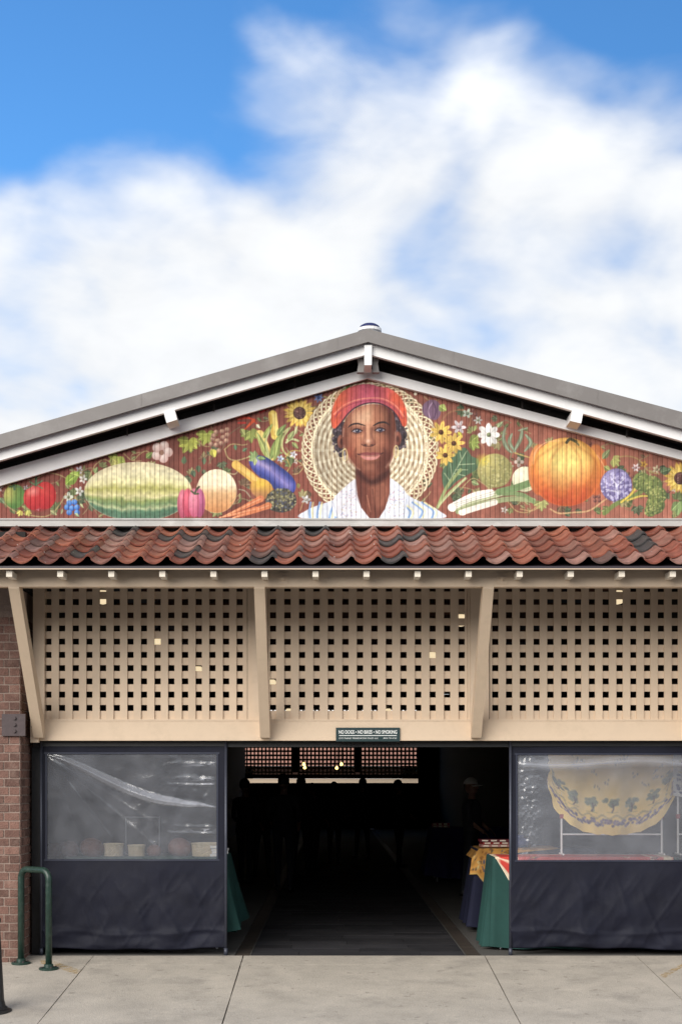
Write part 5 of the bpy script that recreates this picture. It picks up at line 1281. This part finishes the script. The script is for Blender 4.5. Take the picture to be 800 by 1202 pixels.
FL = ['leftmost glowing ceiling fan globe, high behind the left lattice','second ceiling fan globe from the left, at mid height behind the left lattice','third ceiling fan globe, right of the middle of the left lattice','ceiling fan globe at the upper right of the middle lattice','ceiling fan globe at the right of the middle lattice, mid height','large ceiling fan with globe high behind the right lattice','ceiling fan globe at the left edge of the middle lattice','ceiling fan globe low at the left of the middle lattice','ceiling fan globe low in the centre right of the middle lattice']
f0 = fan()
for i, ((x, y, z), lb) in enumerate(zip(fans, FL)):
    o = f0 if i == 0 else copy_tree(f0); o.location = (x, y, z); o.rotation_euler.z = i*.7; o['label'] = lb
# warm bulbs near the far end
M_bulb = mat('warm_bulb', (.9,.7,.3,1), .4, .02, emis=(1.0,.72,.22,1), estr=3)
for i, (px, py, lb) in enumerate(((356.5, 897, 'upper left of the tiny warm bulbs under the far lattice'), (357.5, 901, 'lower left of the tiny warm bulbs under the far lattice'), (395, 901.5, 'lower right of the tiny warm bulbs under the far lattice'), (400.5, 897, 'upper right of the tiny warm bulbs under the far lattice'))):
    p = P(px, py, 30); o = empty('hanging_bulb', p); tag(o, lb, 'light bulb', 'warm bulbs deep in the hall')
    bm = BM(); lathe(bm, [(.01,-.05),(.045,-.03),(.05,0),(.03,.04),(.018,.06)], 14); obj('bulb', bm, M_bulb, o, True); bm = BM(); tube(bm, [(0,0,.06),(0,0,4.02-p.z)], .008, 6); obj('cord', bm, M_bolt, o)

# ------------------------------------------------------------------ people
M_skin = mat('skin', (.30,.16,.11,1), .55, .06); M_hair = mat('dark_hair', (.02,.015,.012,1), .6)
M_capw = mat('white_cap_cloth', (.62,.60,.56,1), .8, .06); M_shirt_d = mat('dark_shirt', (.03,.03,.035,1), .8); M_trou = mat('dark_trousers', (.02,.022,.03,1), .85)
def capsule(bm, a, b, ra, rb, seg=12):
    a = Vector(a); b = Vector(b); n = 5; pts = []; rs = []; d = (b-a); l_ = d.length; d.normalize()
    for k in range(n): t = math.pi/2*(1-k/(n-1)); pts.append(a-d*ra*math.sin(t)); rs.append(max(ra*math.cos(t), .002))
    for k in range(n): t = math.pi/2*k/(n-1); pts.append(b+d*rb*math.sin(t)); rs.append(max(rb*math.cos(t), .002))
    tube(bm, pts, rs, seg)
def ellipsoid(bm, c, r, seg=16):
    M_ = Matrix.Translation(c) @ Matrix.Diagonal((r[0], r[1], r[2], 1)); bmesh.ops.create_uvsphere(bm, u_segments=seg, v_segments=seg//2+2, radius=1, matrix=M_)
def person(x, y, rz, H, label, shirt, cap=False, arm=.35, step=.1, skin=M_skin, hair=True, long_hair=False):
    o = empty('person', (x, y, 0), rz); tag(o, label, 'person', 'shoppers inside the hall'); k = H/1.75
    bm = BM(); J = lambda a, b, c: (a*k, b*k, c*k)      # faces -Y locally
    ellipsoid(bm, J(0,0,1.05), (.165*k,.115*k,.15*k)); capsule(bm, J(0,0,1.05), J(0,.0,1.32), .135*k, .15*k); ellipsoid(bm, J(0,0,1.33), (.175*k,.11*k,.14*k))
    capsule(bm, J(-.15,0,1.40), J(.15,0,1.40), .062*k, .062*k); capsule(bm, J(0,.005,1.42), J(0,-.01,1.54), .058*k, .052*k); ellipsoid(bm, J(0,0,.95), (.17*k,.12*k,.13*k))
    for s in (-1, 1):
        fy = -step*s; capsule(bm, J(s*.09,0,.92), J(s*.10,fy*.5-.01,.5), .088*k, .058*k); capsule(bm, J(s*.10,fy*.5-.01,.5), J(s*.105,fy,.09), .057*k, .038*k); capsule(bm, J(s*.105,fy+.03,.045), J(s*.12,fy-.15,.035), .042*k, .033*k)
        el = J(s*.235,.02-arm*.15,1.13); wr = J(s*(.24-arm*.12),-.05-arm*.45,.90+arm*.28); capsule(bm, J(s*.185,0,1.39), el, .05*k, .038*k); capsule(bm, el, wr, .038*k, .027*k)
        d = (Vector(wr)-Vector(el)).normalized(); p = Vector(wr)+d*.05; capsule(bm, wr, p, .027, .03)
        sd_ = Vector((0,0,1)).cross(d).normalized()*-s
        for f in range(4):
            q = p+sd_*(f-1.5)*.019+d*.02; ln = (.07,.08,.075,.058)[f]; e1 = q+d*ln*.55; capsule(bm, q, e1, .0095, .009, 8); capsule(bm, e1, e1+d*ln*.35-Vector((0,0,.022)), .009, .008, 8)
        q = Vector(wr)+d*.02; capsule(bm, q, q+sd_*-.045+d*.03, .012, .010, 8)
    hz = 1.645
    ellipsoid(bm, J(0,.01,hz), (.077*k,.097*k,.112*k), 20); ellipsoid(bm, J(0,-.035,hz-.055), (.055*k,.055*k,.055*k)); ellipsoid(bm, J(0,-.098,hz-.012), (.013*k,.018*k,.022*k)); ellipsoid(bm, J(0,-.083,hz-.055), (.026*k,.012*k,.009*k))
    for s in (-1, 1): ellipsoid(bm, J(s*.078,.012,hz-.005), (.012*k,.022*k,.032*k)); ellipsoid(bm, J(s*.032,-.078,hz+.018), (.02*k,.014*k,.012*k))
    me = bpy.data.meshes.new('body'); bm.to_mesh(me); bm.free(); t = bpy.data.objects.new('tmp', me); COL.objects.link(t)
    md = t.modifiers.new('r', 'REMESH'); md.mode = 'VOXEL'; md.voxel_size = .0095; md.use_smooth_shade = True; s_ = t.modifiers.new('s', 'SMOOTH'); s_.iterations = 3; s_.factor = .5
    bpy.context.view_layer.update(); m2 = bpy.data.meshes.new_from_object(t.evaluated_get(bpy.context.evaluated_depsgraph_get())); bpy.data.objects.remove(t)
    for mm_ in (skin, shirt, M_trou, M_black, M_hair): m2.materials.append(mm_)
    n = len(m2.polygons); cen = np.zeros(n*3); m2.polygons.foreach_get('center', cen); cen = cen.reshape(-1, 3)/k
    mi = np.zeros(n, np.int32); zc = cen[:, 2]; hand = (np.abs(cen[:,0]) > .17) & (zc < 1.15) & (np.hypot(cen[:,0], cen[:,1]+.0) > .2) & (cen[:,1] < -.03-arm*.2)
    mi[(zc < 1.46)] = 1; mi[(zc < .98) & ~((np.abs(cen[:,0]) > .18))] = 2; mi[zc < .08] = 3; mi[hand] = 0
    m2.polygons.foreach_set('material_index', mi); m2.name = 'body'; link('body', m2, None, o, True)
    if hair and not cap:
        bm = BM(); ellipsoid(bm, J(0,.025,hz+.025), (.088*k,.104*k,.110*k), 20)
        bmesh.ops.delete(bm, geom=[v for v in bm.verts if (v.co.y < -.045*k and v.co.z < (hz+.075)*k) or v.co.z < (hz-.05)*k], context='VERTS')
        if long_hair: capsule(bm, J(0,.075,hz), J(0,.085,hz-.20), .075*k, .05*k)
        obj('hair', bm, M_hair, o, True)
    if cap:
        bm = BM(); ellipsoid(bm, J(0,.012,hz+.04), (.092*k,.112*k,.105*k), 20); bmesh.ops.delete(bm, geom=[v for v in bm.verts if v.co.z < (hz+.03)*k], context='VERTS'); c_ = obj('cap', bm, M_capw, o, True); so = c_.modifiers.new('t', 'SOLIDIFY'); so.thickness = .004
        bm = BM(); vs = []
        for i in range(4):
            rr = i/3; vs.append([bm.verts.new(J(math.sin(a_)*(.088+.0*rr), -math.cos(a_)*.09-rr*.085*math.cos(a_)**.6, hz+.037-.012*rr-.02*math.sin(a_)**2)) for a_ in np.linspace(-1.35, 1.35, 13)])
        for a, b in zip(vs, vs[1:]):
            for i in range(12): bm.faces.new((a[i], a[i+1], b[i+1], b[i]))
        br_ = obj('brim', bm, M_capw, c_, True); so = br_.modifiers.new('t', 'SOLIDIFY'); so.thickness = .004
    return o
def at(px, Y): return (px-VX)*(D+Y)/F
person(at(553, 7.2), 7.2, R(68), 1.72, 'person in a white brimmed cap and dark shirt facing right inside the hall', M_shirt_d, cap=True)
person(at(288, 9.5), 9.5, R(160), 1.72, 'dark silhouetted person furthest left in the hall aisle', M_shirt_d)
person(at(307.5, 11), 11, R(200), 1.62, 'shorter silhouetted person second from the left in the aisle', M_shirt_d, long_hair=True)
person(at(333, 8), 8, R(175), 1.79, 'tall silhouetted person third from the left in the aisle', M_shirt_d)
person(at(353, 12), 12, R(190), 1.76, 'silhouetted person fourth from the left in the aisle', M_shirt_d, long_hair=True)
person(at(367, 13), 13, R(150), 1.64, 'silhouetted person rightmost of the group in the aisle', M_shirt_d)

person(at(392, 15), 15, R(170), 1.66, 'silhouetted person near the middle of the hall under the warm bulbs', M_shirt_d, long_hair=True)
person(at(425, 17), 17, R(200), 1.74, 'silhouetted person right of the middle of the hall below the far lattice', M_shirt_d)
person(at(468, 14), 14, R(120), 1.70, 'silhouetted person below the right end of the far lattice', M_shirt_d)
# ------------------------------------------------------------------ next hall beyond the far end
nh = empty('next_market_hall', (-.2, 47, 0)); tag(nh, 'next market hall glimpsed through the far end of the aisle', 'market hall')
def nb(name, m, *b):
    bm = BM()
    for q in b: box(bm, *q)
    return obj(name, bm, m, nh)
nb('wall', M_brick, (-6, -3.2, 0, .3, -.4, 4.2)); nb('wall', M_brick, (3.2, 6, 0, .3, -.4, 4.2))
nb('tile_band', mat('weathered_clay', (.34,.17,.13,1), .7, .3, 6), (-6, 6, -1.2, .2, 2.3, 3.1))
nb('lattice_band', M_tan2, (-6, 6, -.1, .2, 3.101, 4.4))
nb('lintel', M_tan, (-6, 6, -.15, .2, 1.58, 1.76))
nb('header_panel', M_wood, (-6, 6, .0, .2, 1.765, 2.295))
nb('dark_opening_curtain', M_black, (-3.2, 3.2, .21, .3, -.4, 1.6))
bm = BM(); prism(bm, [(-6.5, 4.4), (6.5, 4.4), (0, 6.3)], -.2, 8); obj('gable', bm, M_white, nh)

# ------------------------------------------------------------------ building across the street (behind the photographer)
ab = empty('street_building', (0, -34, -.46)); tag(ab, 'two storey brick building across the street behind the photographer', 'building')
bm = BM(); box(bm, -26, 26, -8, 0, 0, 7.5); obj('wall', bm, mat('street_brick', (.13,.07,.055,1), .9, .2, 3), ab)
bm = BM(); box(bm, -26.2, 26.2, -8, .25, 7.5, 7.9); obj('cornice', bm, M_white, ab)
M_pane = mat('dark_pane', (.03,.035,.04,1), .1, .05)
for fl in (1.0, 4.4):
    for k in range(14):
        x = -24+k*3.6; bm = BM(); box(bm, x, x+1.3, .003, .05, fl, fl+2.1); w_ = obj('window', bm, M_white, ab); bm = BM(); box(bm, x+.1, x+1.2, .051, .06, fl+.1, fl+2.0); o = obj('pane', bm, M_pane, w_)
